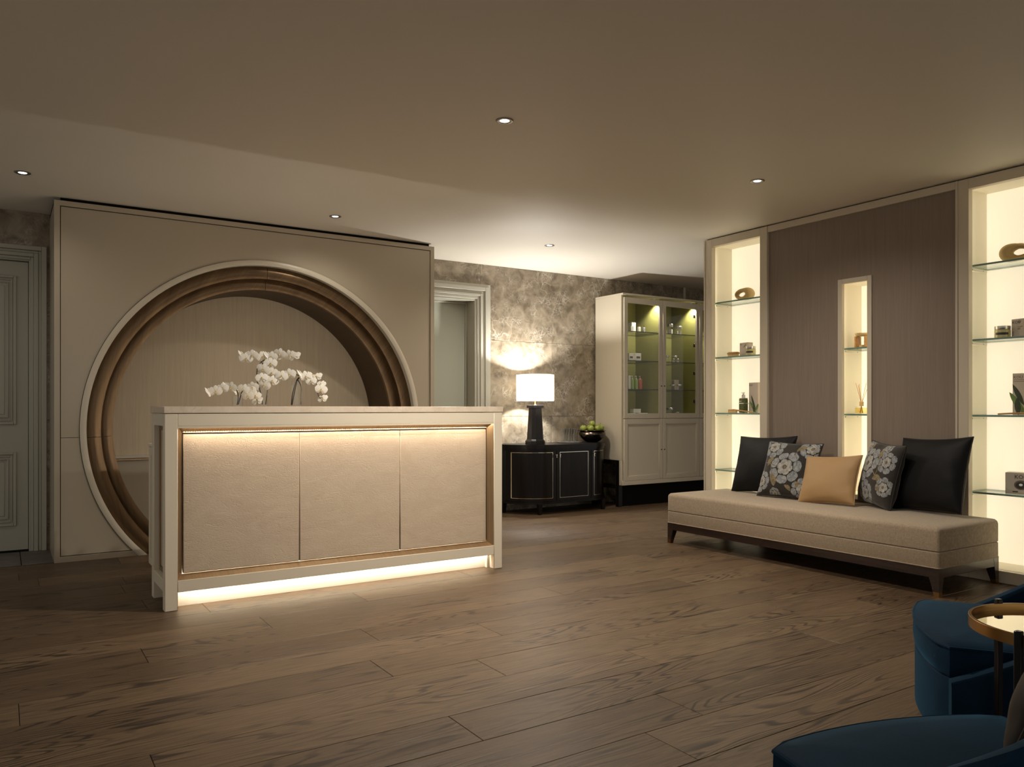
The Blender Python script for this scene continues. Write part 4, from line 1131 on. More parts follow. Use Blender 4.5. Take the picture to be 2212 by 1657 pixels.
part('lining', MB().box(KX0 + 0.025, KX1 - 0.025, KY1 - 0.02, KY1 - 0.004, KM + 0.02, KT - 0.001).box(KX0 + 0.0245, KX0 + 0.03, KY0 + 0.04, KY1 - 0.02, KM + 0.02, KT - 0.001)
     .box(6.285, 6.305, KY0 + 0.045, KY1 - 0.02, KM + 0.02, KT - 0.001).box(6.87, 6.89, KY0 + 0.045, KY1 - 0.02, KM + 0.02, KT - 0.001)
     .box(KX1 - 0.030, KX1 - 0.0245, KY0 + 0.04, KY1 - 0.02, KM + 0.02, KT - 0.001)
     .box(KX0 + 0.025, KX1 - 0.025, KY0 + 0.03, KY1 - 0.02, KM + 0.0205, KM + 0.028), M['olive'], gc, smooth=False, label='olive green lining')
bays = [(5.718, 6.291), (6.295, 6.880), (6.884, 7.468)]
CSH = [1.951, 1.625, 1.304]
for bi, (a, b) in enumerate(bays):
    up = part('glass_door', MB().box(a, a + 0.05, KY0, KY0 + 0.022, KM + 0.003, KT - 0.022, 0.002).box(b - 0.05, b, KY0, KY0 + 0.022, KM + 0.003, KT - 0.022, 0.002)
              .box(a + 0.05, b - 0.05, KY0, KY0 + 0.022, KT - 0.085, KT - 0.022, 0.002).box(a + 0.05, b - 0.05, KY0, KY0 + 0.022, KM + 0.003, KM + 0.058, 0.002), M['cab_paint'], gc)
    part('pane', MB().box(a + 0.05, b - 0.05, KY0 + 0.009, KY0 + 0.013, KM + 0.058, KT - 0.085), M['pane_glass'], up, smooth=False)
    kx = b - 0.022 if bi % 2 == 0 else a + 0.022
    part('keyhole_knob', MB().lathe([(0.0, -0.006), (0.007, -0.006), (0.007, 0.002), (0, 0.002)], (kx, KY0, 1.342), 10, axis='y'), M['hinge'], up)
    lo = part('panel_door', MB().box(a, a + 0.045, KY0, KY0 + 0.022, KB + 0.047, KM - 0.003, 0.002).box(b - 0.045, b, KY0, KY0 + 0.022, KB + 0.047, KM - 0.003, 0.002)
              .box(a + 0.045, b - 0.045, KY0, KY0 + 0.022, KM - 0.06, KM - 0.003, 0.002).box(a + 0.045, b - 0.045, KY0, KY0 + 0.022, KB + 0.047, KB + 0.09, 0.002)
              .box(a + 0.04, b - 0.04, KY0 + 0.012, KY0 + 0.02, KB + 0.085, KM - 0.055)
              .box(a + 0.045, a + 0.056, KY0 + 0.004, KY0 + 0.013, KB + 0.09, KM - 0.06, 0.002).box(b - 0.056, b - 0.045, KY0 + 0.004, KY0 + 0.013, KB + 0.09, KM - 0.06, 0.002)
              .box(a + 0.056, b - 0.056, KY0 + 0.004, KY0 + 0.013, KB + 0.09, KB + 0.101, 0.002).box(a + 0.056, b - 0.056, KY0 + 0.004, KY0 + 0.013, KM - 0.071, KM - 0.06, 0.002), M['cab_paint'], gc)
    part('keyhole_knob', MB().lathe([(0.0, -0.006), (0.007, -0.006), (0.007, 0.002), (0, 0.002)], (kx, KY0, 0.622), 10, axis='y'), M['hinge'], lo)
    la = KX0 + 0.031 if bi == 0 else a + 0.012
    for z in CSH:
        mb = MB(); vs = [(x, y, zz) for x in (la, b - 0.008) for y in (KY0 + 0.05, KY1 - 0.022) for zz in (z - 0.008, z)]
        mb._add(vs, [(0, 2, 6, 4), (1, 5, 7, 3)], 0); mb._add(vs, [(0, 1, 3, 2), (4, 6, 7, 5), (0, 4, 5, 1), (2, 3, 7, 6)], 1)
        part('glass_shelf', mb, [M['glass'], M['hinge']], gc, smooth=False)
    if bi == 1:
        for z in (2.17, 1.83, 1.50, 1.17): part('hinge', MB().box(b - 0.055, b - 0.015, KY0 + 0.024, KY0 + 0.05, z - 0.02, z + 0.02, 0.004), M['hinge'], gc)
    sx_ = b - 0.075
    pk = part('puck_light', MB().lathe([(0, -0.012), (0.03, -0.012), (0.032, 0), (0, 0)], (sx_, KY0 + 0.085, KT - 0.001), 16), M['steel'], gc)
    lamp('puck', 'SPOT', (sx_, KY0 + 0.085, KT - 0.02), CAB_W, (1.0, 0.93, 0.72), gc, spot_size=R(120), spot_blend=0.6, shadow_soft_size=0.02)
# black stand under the cabinet
part('stand', MB().box(KX0 - 0.002, KX0 + 0.05, KY0 + 0.062, KY0 + 0.115, 0, 0.513, 0.002).box(KX0 - 0.002, KX0 + 0.05, KY1 - 0.055, KY1, 0, 0.513, 0.002)
     .box(KX0 - 0.002, KX0 + 0.05, KY0 + 0.115, KY1 - 0.055, 0.470, 0.513, 0.002).box(KX0 - 0.002, KX0 + 0.05, KY0 + 0.115, KY1 - 0.055, 0.20, 0.245, 0.002)
     , M['black_wood'], gc, smooth=False)
part('plinth', MB().box(KX0 + 0.051, KX1, KY0 + 0.10, KY0 + 0.13, 0.0, 0.50), M['dark'], gc, smooth=False)

# ---- products in the cabinet
def p_box(label, x, y, z, w, d, h, mat='white_card', band=None, rz=0.0, group=None, cat='box', name='product_box'):
    t = root(name, (x, y, z), label, cat, group, rot=rz)
    part('carton', MB().box(-w / 2, w / 2, -d / 2, d / 2, 0.0004, h, 0.001), M[mat], t, local=True)
    if band: part('printed_label', MB().box(-w * .32, w * .32, -d / 2 - 0.0006, -d / 2 + 0.0002, h * band[0], h * band[1]), M['print_brown'], t, local=True, smooth=False)
    return t
def p_jar(label, x, y, z, r, h, body='glass', lid='steel', group=None, fill=None):
    t = root('glass_jar', (x, y, z), label, 'jar', group)
    part('jar', MB().lathe([(0, 0.0004), (r * .92, 0.0004), (r, 0.004), (r, h * .68), (r * .9, h * .72), (0, h * .72)], (0, 0, 0), 20), M[body], t, local=True)
    if fill: part('contents', MB().lathe([(0, 0.003), (r * .85, 0.003), (r * .85, h * .5), (0, h * .5)], (0, 0, 0), 18), M[fill], t, local=True)
    part('lid', MB().lathe([(0, h * .722), (r * .97, h * .722), (r * 1.0, h * .75), (r * 1.0, h * .98), (r * .95, h), (0, h)], (0, 0, 0), 20), M[lid], t, local=True)
    return t
def p_bottle(label, x, y, z, w, h, mat, group=None, pump=True, capm='steel'):
    t = root('lotion_bottle', (x, y, z), label, 'bottle', group)
    part('body', MB().box(-w / 2, w / 2, -w * .35, w * .35, 0.0004, h * .76, 0.003), M[mat], t, local=True)
    part('neck', MB().lathe([(0, h * .762), (w * .22, h * .762), (w * .22, h * .85), (0, h * .85)], (0, 0, 0), 12), M[capm], t, local=True)
    if pump: part('pump', MB().lathe([(0, h * .852), (w * .08, h * .852), (w * .08, h * .94), (0, h * .94)], (0, 0, 0), 8).box(-w * .34, w * .14, -w * .08, w * .08, h * .94, h, 0.001), M[capm], t, local=True)
    else: part('cap', MB().lathe([(0, h * .852), (w * .26, h * .852), (w * .26, h), (0, h)], (0, 0, 0), 12), M[capm], t, local=True)
    return t
def cx(px, Y=6.72): return at_y(px, 880, Y).x
Yp = 6.72
g = 'products on the cabinet shelves'
p_box('small white box at the left of the top cabinet shelf', cx(1363), Yp, 1.951, 0.042, 0.05, 0.07, group=g)
p_box('taller white box on the top shelf of the left glass door', cx(1373), Yp + 0.06, 1.951, 0.062, 0.06, 0.118, group=g)
p_bottle('slim gold capped bottle in front of white boxes on top cabinet shelf', cx(1378), Yp - 0.02, 1.951, 0.034, 0.086, 'white_card', g, False, 'brass')
p_bottle('small blue bottle with gold cap on the top cabinet shelf', cx(1388), Yp - 0.02, 1.951, 0.030, 0.085, 'emb_blue', g, False, 'brass')
p_box('square white box with brown label at the left of the second shelf', cx(1360), Yp, 1.625, 0.066, 0.06, 0.086, band=(.35, .6), group=g)
p_box('square white box with brown label nearer the middle of the second shelf', cx(1375), Yp, 1.625, 0.086, 0.06, 0.090, band=(.35, .6), group=g)
p_box('narrow white carton at the left of the third shelf', cx(1357), Yp, 1.304, 0.034, 0.05, 0.155, group=g)
p_bottle('first green lotion bottle beside the narrow white carton', cx(1365.5), Yp, 1.304, 0.044, 0.155, 'lotion_green', g)
p_bottle('second green lotion bottle next to the pink one', cx(1374), Yp, 1.304, 0.042, 0.155, 'lotion_green', g)
p_bottle('pink lotion bottle with pump on the third cabinet shelf', cx(1382.5), Yp, 1.304, 0.044, 0.155, 'lotion_pink', g)
p_box('flat white box lying at the bottom left of the cabinet', cx(1363), Yp, KM + 0.0285, 0.085, 0.08, 0.030, group=g)
gb = p_box('flat white gift box with two round seals at the cabinet bottom', cx(1383), Yp - 0.03, KM + 0.0285, 0.105, 0.08, 0.034, group=g)
for sx0 in (0.0, 0.032): part('seal', MB().lathe([(0, 0), (0.010, 0), (0.010, -0.0012), (0, -0.0012)], (sx0, -0.04, 0.017), 12, axis='y'), M['brass'], gb, local=True)
p_box('flat white box stacked on the cabinet bottom boxes', cx(1374), Yp + 0.01, KM + 0.0635, 0.110, 0.06, 0.046, group=g)
p_jar('tall glass jar at the left of the right door top shelf', cx(1447.5), Yp, 1.951, 0.033, 0.130, group=g, fill='white_card')
p_jar('shorter glass jar beside the tall one on the top shelf', cx(1463), Yp - 0.03, 1.951, 0.034, 0.105, group=g, fill='steel')
p_jar('round glass jar at the left of the second shelf', cx(1446), Yp + 0.05, 1.625, 0.032, 0.085, group=g)
p_jar('wide glass jar at the right of the second shelf', cx(1464), Yp + 0.05, 1.625, 0.040, 0.085, group=g)
p_jar('tiny glass jar in front on the second shelf, left one', cx(1447), Yp - 0.06, 1.625, 0.016, 0.045, group=g, lid='nickel', fill='white_card')
p_jar('tiny glass jar in front on the second shelf, right one', cx(1456), Yp - 0.06, 1.625, 0.016, 0.045, group=g, lid='nickel', fill='white_card')
p_bottle('clear square bottle at the left of the third shelf behind right door', cx(1443), Yp + 0.07, 1.304, 0.036, 0.17, 'white_card', g, False, 'steel')
p_jar('low glass jar at the left of the third shelf behind right door', cx(1446), Yp - 0.05, 1.304, 0.030, 0.062, group=g)
p_jar('low glass jar in the middle of the third shelf behind right door', cx(1463), Yp - 0.03, 1.304, 0.030, 0.065, group=g)
p_box('beige box standing at the back of the third shelf behind right door', cx(1474), Yp + 0.12, 1.304, 0.075, 0.05, 0.125, 'taupe_card', group=g)
p_jar('wide glass jar on the cabinet bottom behind right door', cx(1447), Yp, KM + 0.0285, 0.042, 0.095, group=g)
p_jar('small bright lidded jar on the cabinet bottom behind right door', cx(1451), Yp - 0.09, KM + 0.0285, 0.026, 0.045, group=g, lid='nickel')

# =================================================================== BENCH
BX0, BX1, BY0, BY1 = 4.53, 5.225, 2.45, 4.66
bench = root('bench', ((BX0 + BX1) / 2, (BY0 + BY1) / 2, 0), 'long taupe upholstered bench on dark tapered legs', 'bench')
def loft(outline, secs, cap=True):
    mb = MB(); vs = []; n = None
    for ins, z in secs:
        P = outline(ins); n = len(P); vs += [(x, y, z) for x, y in P]
    m = len(secs)
    fs = [(k * n + a, k * n + (a + 1) % n, (k + 1) * n + (a + 1) % n, (k + 1) * n + a) for k in range(m - 1) for a in range(n)]
    if cap: fs += [tuple(range(n)), tuple(range((m - 1) * n, m * n))]
    return mb._add(vs, fs)
def rrect(x0, x1, y0, y1, r, n=5):
    def f(ins):
        a0, a1, b0, b1 = x0 + ins, x1 - ins, y0 + ins, y1 - ins
        rr = max(r - ins * 0.3, 0.004); P = []
        for cx_, cy_, s in ((a1 - rr, b1 - rr, 0), (a0 + rr, b1 - rr, 90), (a0 + rr, b0 + rr, 180), (a1 - rr, b0 + rr, 270)):
            for k in range(n + 1):
                t = R(s + 90 * k / n); P.append((cx_ + rr * math.cos(t), cy_ + rr * math.sin(t)))
        return P
    return f
ro = rrect(BX0, BX1, BY0, BY1, 0.02)
part('seat_cushion', loft(ro, [(0.004, 0.262), (0, 0.266), (0, 0.375), (0.004, 0.39), (0.015, 0.401), (0.05, 0.407), (0.2, 0.411)]), M['linen'], bench)
part('upholstered_rail', loft(ro, [(0.001, 0.168), (0, 0.172), (0, 0.254), (0.004, 0.259)]), M['linen'], bench)
def rr_path(f, z): return [(x, y, z) for x, y in f(0.0)]
part('piping', MB().tube(rr_path(rrect(BX0 - 0.001, BX1 + 0.001, BY0 - 0.001, BY1 + 0.001, 0.02), 0.167), 0.003, 6, True), M['linen'], bench)
part('seat_frame', MB().box(BX0 + 0.004, BX0 + 0.03, BY0 + 0.004, BY1 - 0.004, 0.108, 0.165, 0.002).box(BX1 - 0.03, BX1 - 0.004, BY0 + 0.004, BY1 - 0.004, 0.108, 0.165, 0.002)
     .box(BX0 + 0.03, BX1 - 0.03, BY0 + 0.004, BY0 + 0.03, 0.108, 0.165, 0.002).box(BX0 + 0.03, BX1 - 0.03, BY1 - 0.03, BY1 - 0.004, 0.108, 0.165, 0.002), M['ebony'], bench)
for xa, sx in ((BX0 + 0.003, 1), (BX1 - 0.003, -1)):
    for ya, sy in ((BY0 + 0.003, 1), (BY1 - 0.003, -1)):
        def q(w, z, wy=None): return [(xa, ya, z), (xa + sx * w, ya, z), (xa + sx * w, ya + sy * (wy or w), z), (xa, ya + sy * (wy or w), z)]
        lg = part('leg', MB().hexa(q(0.036, 0.028), q(0.06, 0.1645, 0.075)), M['ebony'], bench, smooth=False)
        part('brass_cap', MB().hexa(q(0.031, 0.0), q(0.0362, 0.028)), M['brass'], lg, smooth=False)

# ---- cushions
def cushion_surf(a, b, T, seed):
    ph = [random.Random(seed + k).uniform(0, 6.28) for k in range(8)]
    def S(u, v, side=-1, off=0.0):
        x = a * u * (1 - 0.07 * (1 - v * v) * abs(u) ** 2)
        z = b + b * v * (1 - 0.07 * (1 - u * u) * abs(v) ** 2)
        e = max(0.0, (1 - u * u)) * max(0.0, (1 - v * v))
        y = T * e ** 0.45 * (1 - 0.12 * (v))
        edge = (max(abs(u), abs(v))) ** 4
        y += 0.0035 * min(1, e * 6) * edge * (math.sin(u * 11 + v * 5 + ph[0]) + math.sin(v * 13 - u * 4 + ph[1]))
        y += 0.004 * min(1, e * 3) * math.sin(u * 3.1 + ph[2]) * math.sin(v * 3.7 + ph[3])
        return Vector((x, side * (y + off), z))
    return S
def cushion(label, loc, normal_deg, tilt, roll, a, b, T, mat, back_mat=None, pipe=True, seed=1, deco=None, group='cushions on the bench'):
    """front faces the compass direction normal_deg (world); leans back by tilt"""
    th = R(normal_deg + 90)
    m = Matrix.Rotation(th, 4, 'Z') @ Matrix.Rotation(R(-tilt), 4, 'X') @ Matrix.Rotation(R(roll), 4, 'Y')
    t = root('cushion', loc, label, 'cushion', group, rot=m)
    S = cushion_surf(a, b, T, seed)
    n = 26
    for nm, side, mt in (('front_cover', -1, mat), ('back_cover', 1, back_mat or mat)):
        def fn(i, j, side=side):
            u = math.sin((i * 2 - 1) * PI / 2); v = math.sin((j * 2 - 1) * PI / 2)
            return S(u, v, side)
        part(nm, MB().grid(fn, n, n), M[mt], t, local=True)
    if pipe:
        P = []
        k = 18
        for i in range(k): P.append(S(-1 + 2 * i / k, -1))
        for i in range(k): P.append(S(1, -1 + 2 * i / k))
        for i in range(k): P.append(S(1 - 2 * i / k, 1))
        for i in range(k): P.append(S(-1, 1 - 2 * i / k))
        part('piping', MB().tube(P, 0.0042, 6, True), M[back_mat or mat], t, local=True)
    if deco: deco(t, S, a, b)
    return t
def embroider(seed, flowers, leaves, stems):
    def deco(t, S, a, b):
        rn = random.Random(seed)
        def clampuv(x, z):
            return max(-0.985, min(0.985, x / a)), max(-0.985, min(0.985, z / b))
        def petal(mb, cx_, cz_, ang, r0, r1, wd, off):
            nu, nv = 6, 6
            def fn(i, j):
                l = r0 + (r1 - r0) * i; s = (j - .5) * 2
                w = wd * (0.35 + 0.65 * math.sin(PI * min(0.93, 0.12 + i * 0.66))) * (1 + 0.05 * math.sin(9 * j + ang))
                l2 = l - 0.16 * (r1 - r0) * s * s * i + 0.03 * (r1 - r0) * math.cos(s * 7) * i
                x = cx_ + l2 * math.cos(ang) - w * s * math.sin(ang); z = cz_ + l2 * math.sin(ang) + w * s * math.cos(ang)
                u, v = clampuv(x, z)
                return S(u, v, -1, off)
            mb.grid(fn, nu, nv)
        for (cx_, cz_, r) in flowers:
            o = MB(); p = MB(); c = MB()
            n = 7; ph = rn.uniform(0, 6)
            for k in range(n): petal(o, cx_, cz_, ph + 2 * PI * k / n, r * 0.52, r * (1.0 + rn.uniform(-.08, .06)), r * 0.335, 0.0012)
            n2 = 6
            for k in range(n2): petal(p, cx_, cz_, ph + .3 + 2 * PI * k / n2, r * 0.12, r * 0.50, r * 0.205, 0.0018)
            for k in range(5): petal(c, cx_, cz_, ph + 2 * PI * k / 5, 0.0, r * 0.11, r * 0.045, 0.0026)
            f = part('embroidered_flower', o, M['emb_blue'], t, local=True)
            part('inner_petals', p, M['emb_light'], f, local=True); part('flower_centre', c, M['emb_gold'], f, local=True)
        for (cx_, cz_, ang, ln) in leaves:
            mb = MB()
            def fn(i, j):
                s = (j - .5) * 2; w = ln * 0.24 * math.sin(PI * i) ** 0.8
                l = ln * i; bend = 0.12 * ln * math.sin(PI * i)
                x = cx_ + l * math.cos(R(ang)) - (w * s + bend) * math.sin(R(ang)); z = cz_ + l * math.sin(R(ang)) + (w * s + bend) * math.cos(R(ang))
                u, v = clampuv(x, z); return S(u, v, -1, 0.0013)
            mb.grid(fn, 8, 4); part('embroidered_leaf', mb, M['emb_gold'], t, local=True)
        for pts in stems:
            Q = []
            for (x0, z0), (x1, z1) in zip(pts[:-1], pts[1:]):
                for k in range(6):
                    u, v = clampuv(x0 + (x1 - x0) * k / 6, z0 + (z1 - z0) * k / 6); Q.append(S(u, v, -1, 0.0006))
            part('embroidered_stem', MB().tube(Q, 0.0032, 5), M['emb_gold'], t, local=True)
    return deco
SEATZ = 0.412
cushion('black satin cushion at the far left end of the bench', (5.045, 4.165, SEATZ + 0.004), 180, 17, -2, 0.275, 0.235, 0.085, 'satin_black', seed=3)
cushion('floral embroidered cushion between the left black cushion and the gold one', (4.935, 3.845, SEATZ + 0.002), 187, 22, 1, 0.225, 0.225, 0.075, 'brocade', seed=8,
        deco=embroider(5, [(0.0, 0.0, 0.13), (-0.145, 0.17, 0.10), (-0.19, -0.12, 0.085), (0.175, 0.17, 0.10), (0.16, -0.16, 0.085), (-0.06, -0.215, 0.05)],
                       [(-0.16, 0.0, 65, 0.09), (-0.11, -0.06, -65, 0.11), (0.06, 0.14, 30, 0.09), (-0.17, 0.04, 20, 0.06), (0.10, -0.10, -60, 0.09), (0.02, -0.14, -40, 0.07)],
                       [[(-0.19, 0.03), (-0.13, 0.02), (-0.06, 0.0)], [(-0.13, 0.02), (-0.10, -0.06), (-0.06, -0.16)], [(0.05, 0.10), (0.10, 0.19)]]))
cushion('gold satin cushion at the middle of the bench', (4.90, 3.46, SEATZ + 0.001), 184, 25, -4, 0.215, 0.185, 0.070, 'satin_gold', seed=14)
cushion('floral embroidered cushion turned sideways next to the right black cushion', (5.045, 3.185, SEATZ + 0.004), 151, 13, 3, 0.215, 0.225, 0.080, 'brocade', seed=21,
        deco=embroider(9, [(-0.07, 0.06, 0.125), (-0.03, -0.15, 0.095), (0.13, 0.09, 0.08), (0.16, -0.08, 0.07), (0.08, 0.19, 0.05), (-0.16, 0.19, 0.05)],
                       [(0.05, 0.10, 85, 0.09), (0.04, -0.04, 10, 0.085), (0.09, -0.09, -30, 0.06), (-0.12, 0.17, 80, 0.06), (-0.15, -0.12, 100, 0.06)],
                       [[(0.06, 0.10), (0.07, 0.02), (0.05, -0.05)], [(0.02, 0.02), (0.09, -0.04), (0.14, -0.12)]]))
cushion('large black satin cushion with brown velvet back at the near right end of the bench', (5.05, 2.825, SEATZ + 0.008), 168, 16, -3, 0.265, 0.25, 0.095, 'satin_black', 'brown_velvet', seed=31)

# =================================================================== THINGS IN THE NICHES
RB = -PI / 2
def ring_vase(label, x, y, z, rz, s=1.0):
    """egg shaped ceramic form with an oblique hole"""
    t = root('ring_vase', (x, y, z), label, 'vase', 'pierced ceramic forms in the niches', rot=rz)
    nu, nv = 40, 18; vs = []
    H = 0.057 * s
    def fn(i, j):
        a = 2 * PI * i; p = 2 * PI * j
        cxx, czz = 0.064 * s * math.cos(a) + 0.0 * s, 0.036 * s * math.sin(a)
        th = (0.026 + 0.013 * math.cos(a) + 0.0 * math.sin(a)) * s
        dep = (0.040 + 0.008 * math.cos(a)) * s
        nx, nz = math.cos(a) * 0.036, math.sin(a) * 0.064
        l = math.hypot(nx, nz); nx /= l; nz /= l
        thv = th * (1.0 if abs(math.cos(a)) > .0 else 1) * (0.62 + 0.38 * abs(math.cos(a)))
        q = math.cos(p)
        return (cxx + nx * thv * q, dep * math.sin(p), H + czz + nz * thv * q)
    part('ceramic_body', MB().grid(fn, nu, nv, wrap_u=True), M['ceramic'], t, local=True)
    return t
def zmin_fix(t, z):
    zs = []
    for ch in t.children:
        for v in ch.data.vertices: zs.append(v.co.z)
    d = -min(zs)
    for ch in t.children:
        for v in ch.data.vertices: v.co.z += d + 0.0003
def yx(px, X): return at_x(px, 880, X).y
v1 = ring_vase('sand coloured pierced oval vase on the top shelf of the far niche', 5.41, yx(1606, 5.41), SHZ[0], RB + R(8)); zmin_fix(v1, 0)
v2 = ring_vase('sand coloured pierced oval vase on the top shelf of the right niche', 5.41, yx(2200, 5.41), SHZ[0], RB + R(190), 1.05); zmin_fix(v2, 0)

def leaf_print(t, y, leaves, mats=('leaf_dark', 'leaf_green')):
    for k, (x, z, ang, ln, w) in enumerate(leaves):
        mb = MB()
        def fn(i, j):
            s = (j - .5) * 2; ww = w * math.sin(PI * i) ** 0.75; l = ln * i
            return (x + l * math.cos(R(ang)) - ww * s * math.sin(R(ang)), y - 0.0003 * (k + 1), z + l * math.sin(R(ang)) + ww * s * math.cos(R(ang)))
        mb.grid(fn, 8, 2); part('printed_leaf', mb, M[mats[k % len(mats)]], t, local=True, smooth=False)
def text_on(t, txt, size, x, y, z, mat, name='lettering', stretch=1.0, rot90=False):
    me = text_mesh(txt, size); me.materials.append(M[mat])
    m = Matrix.Translation((x, y, z)) @ Matrix.Rotation(R(90), 4, 'X')
    if rot90: m = m @ Matrix.Rotation(R(90), 4, 'Z')
    m = m @ Matrix.Diagonal((stretch, 1, 1, 1))
    o = bpy.data.objects.new(name, me); col.objects.link(o); o.parent = t; o.matrix_basis = m
    return o
# far niche, second shelf
def oval_brush(label, x, y, z, rz, ln, w, handle=0.0):
    t = root('wooden_brush', (x, y, z), label, 'brush', rot=rz)
    part('bristles', loft(rrect(-ln / 2 + 0.006, ln / 2 - 0.006, -w / 2 + 0.005, w / 2 - 0.005, w * .3), [(0.002, 0.0004), (0, 0.002), (0, 0.022)]), M['bristle'], t, local=True)
    f = rrect(-ln / 2, ln / 2, -w / 2, w / 2, w * .42)
    part('back', loft(f, [(0.004, 0.022), (0, 0.025), (0, 0.034), (0.006, 0.040), (0.016, 0.042)]), M['light_wood'], t, local=True)
    return t
oval_brush('small wooden nail brush lying bristles down on the second shelf', 5.36, yx(1584, 5.36), SHZ[1], RB + R(4), 0.118, 0.05)
bx = p_box('beige carton standing behind the cream jar on the second shelf', 5.43, yx(1612, 5.43), SHZ[1], 0.105, 0.06, 0.120, 'taupe_card', rz=RB + R(-12))
leaf_print(bx, -0.03, [(0.0, 0.075, 38, 0.052, 0.006)], ('leaf_green',))
text_on(bx, 'OU', 0.017, -0.047, -0.0305, 0.098, 'print_brown')
def cream_jar(label, x, y, z, r, h):
    t = p_jar(label, x, y, z, r, h, 'cream_jar')
    def fn(i, j):
        a = R(150 + 95 * i); return ((r + 0.0006) * math.cos(a), (r + 0.0006) * math.sin(a), h * (0.27 + 0.19 * j))
    part('dark_label', MB().grid(fn, 12, 1), M['print_dark'], t, local=True)
cream_jar('cream jar with metal lid and dark label in front of the beige carton', 5.355, yx(1622, 5.355), SHZ[1], 0.041, 0.078)
# far niche, third shelf
pbx = root('pump_bottle', (5.40, yx(1606, 5.40), SHZ[2]), 'dark green pump bottle on the third shelf of the far niche', 'bottle', rot=RB + R(-10))
part('body', MB().box(-0.036, 0.036, -0.024, 0.024, 0.0004, 0.125, 0.006), M['green_glass'], pbx, local=True)
part('shoulder_band', MB().box(-0.0365, 0.0365, -0.0245, 0.0245, 0.080, 0.087), M['steel'], pbx, local=True)
part('shoulder', MB().box(-0.034, 0.034, -0.022, 0.022, 0.1252, 0.131, 0.002), M['steel'], pbx, local=True)
part('pump', MB().lathe([(0, 0.131), (0.016, 0.131), (0.016, 0.155), (0.008, 0.160), (0.006, 0.172), (0, 0.172)], (0, 0, 0), 14).box(-0.028, 0.012, -0.006, 0.006, 0.172, 0.180, 0.002), M['steel'], pbx, local=True)
text_on(pbx, 'our', 0.026, -0.030, -0.0246, 0.096, 'steel')
tb = p_box('tall beige carton with green leaves printed on it in the far niche', 5.43, yx(1632, 5.43) - 0.012, SHZ[2], 0.115, 0.07, 0.262, 'taupe_card', rz=RB + R(-10))
leaf_print(tb, -0.035, [(0.035, 0.0, 112, 0.17, 0.012), (0.035, 0.0, 128, 0.13, 0.014), (0.01, 0.0, 92, 0.085, 0.014), (0.03, 0.02, 60, 0.07, 0.012)])
text_on(tb, 'KOU', 0.020, -0.053, -0.0355, 0.232, 'print_brown')
bs = root('bath_brush', (5.335, yx(1600, 5.335), SHZ[2]), 'long wooden bath brush lying along the third shelf of the far niche', 'brush', rot=RB + R(0))
part('handle', MB().tube([(-0.135, 0, 0.026), (-0.08, 0, 0.026), (0.0, 0, 0.020), (0.10, 0, 0.010), (0.14, 0, 0.006)], [0.007, 0.009, 0.006, 0.0055, 0.0055], 8), M['light_wood'], bs, local=True)
part('bristles', MB().box(-0.135, -0.045, -0.010, 0.010, 0.0004, 0.021, 0.002), M['bristle'], bs, local=True)
# centre niche
ob = root('oil_burner', (5.38, yx(1863, 5.38), 1.543), 'brown ceramic oil burner with a dish on top in the narrow niche', 'oil burner', rot=RB)
part('pillar', MB().box(-0.046, -0.034, -0.035, 0.035, 0.0004, 0.088, 0.002), M['light_wood'], ob, local=True)
part('pillar', MB().box(0.034, 0.046, -0.035, 0.035, 0.0004, 0.088, 0.002), M['light_wood'], ob, local=True)
part('dish', MB().lathe([(0, 0.0885), (0.040, 0.0885), (0.052, 0.098), (0.054, 0.110), (0.050, 0.110), (0.044, 0.098), (0, 0.096)], (0, 0, 0), 24), M['ceramic'], ob, local=True)
part('candle_cup', MB().lathe([(0, 0.0006), (0.018, 0.0006), (0.024, 0.008), (0.024, 0.022), (0.021, 0.022), (0.018, 0.008), (0, 0.006)], (0.0, 0, 0), 18), M['ceramic'], ob, local=True)
rd = root('reed_diffuser', (5.39, yx(1861, 5.39), 1.051), 'glass reed diffuser with wooden sticks in the narrow niche', 'diffuser', rot=RB)
part('glass_bottle', MB().box(-0.037, 0.037, -0.037, 0.037, 0.0004, 0.058, 0.006), M['glass'], rd, local=True)
part('oil', MB().box(-0.033, 0.033, -0.033, 0.033, 0.004, 0.046, 0.004), M['amber_glass'], rd, local=True)
part('collar', MB().lathe([(0, 0.0585), (0.016, 0.0585), (0.016, 0.090), (0.013, 0.092), (0, 0.092)], (0, 0, 0), 16), M['ceramic'], rd, local=True)
for k, (tx_, ty_) in enumerate(((-0.045, 0.0), (-0.024, 0.01), (-0.020, -0.01), (0.030, 0.012), (0.040, -0.008), (0.052, 0.006))):
    part('reed', MB().tube([(-tx_ * .25, -ty_ * .25, 0.006), (tx_ * 0.1, ty_ * .1, 0.09), (tx_ * 1.05, ty_, 0.232 - 0.008 * (k % 3))], 0.0016, 5), M['light_wood'], rd, local=True)
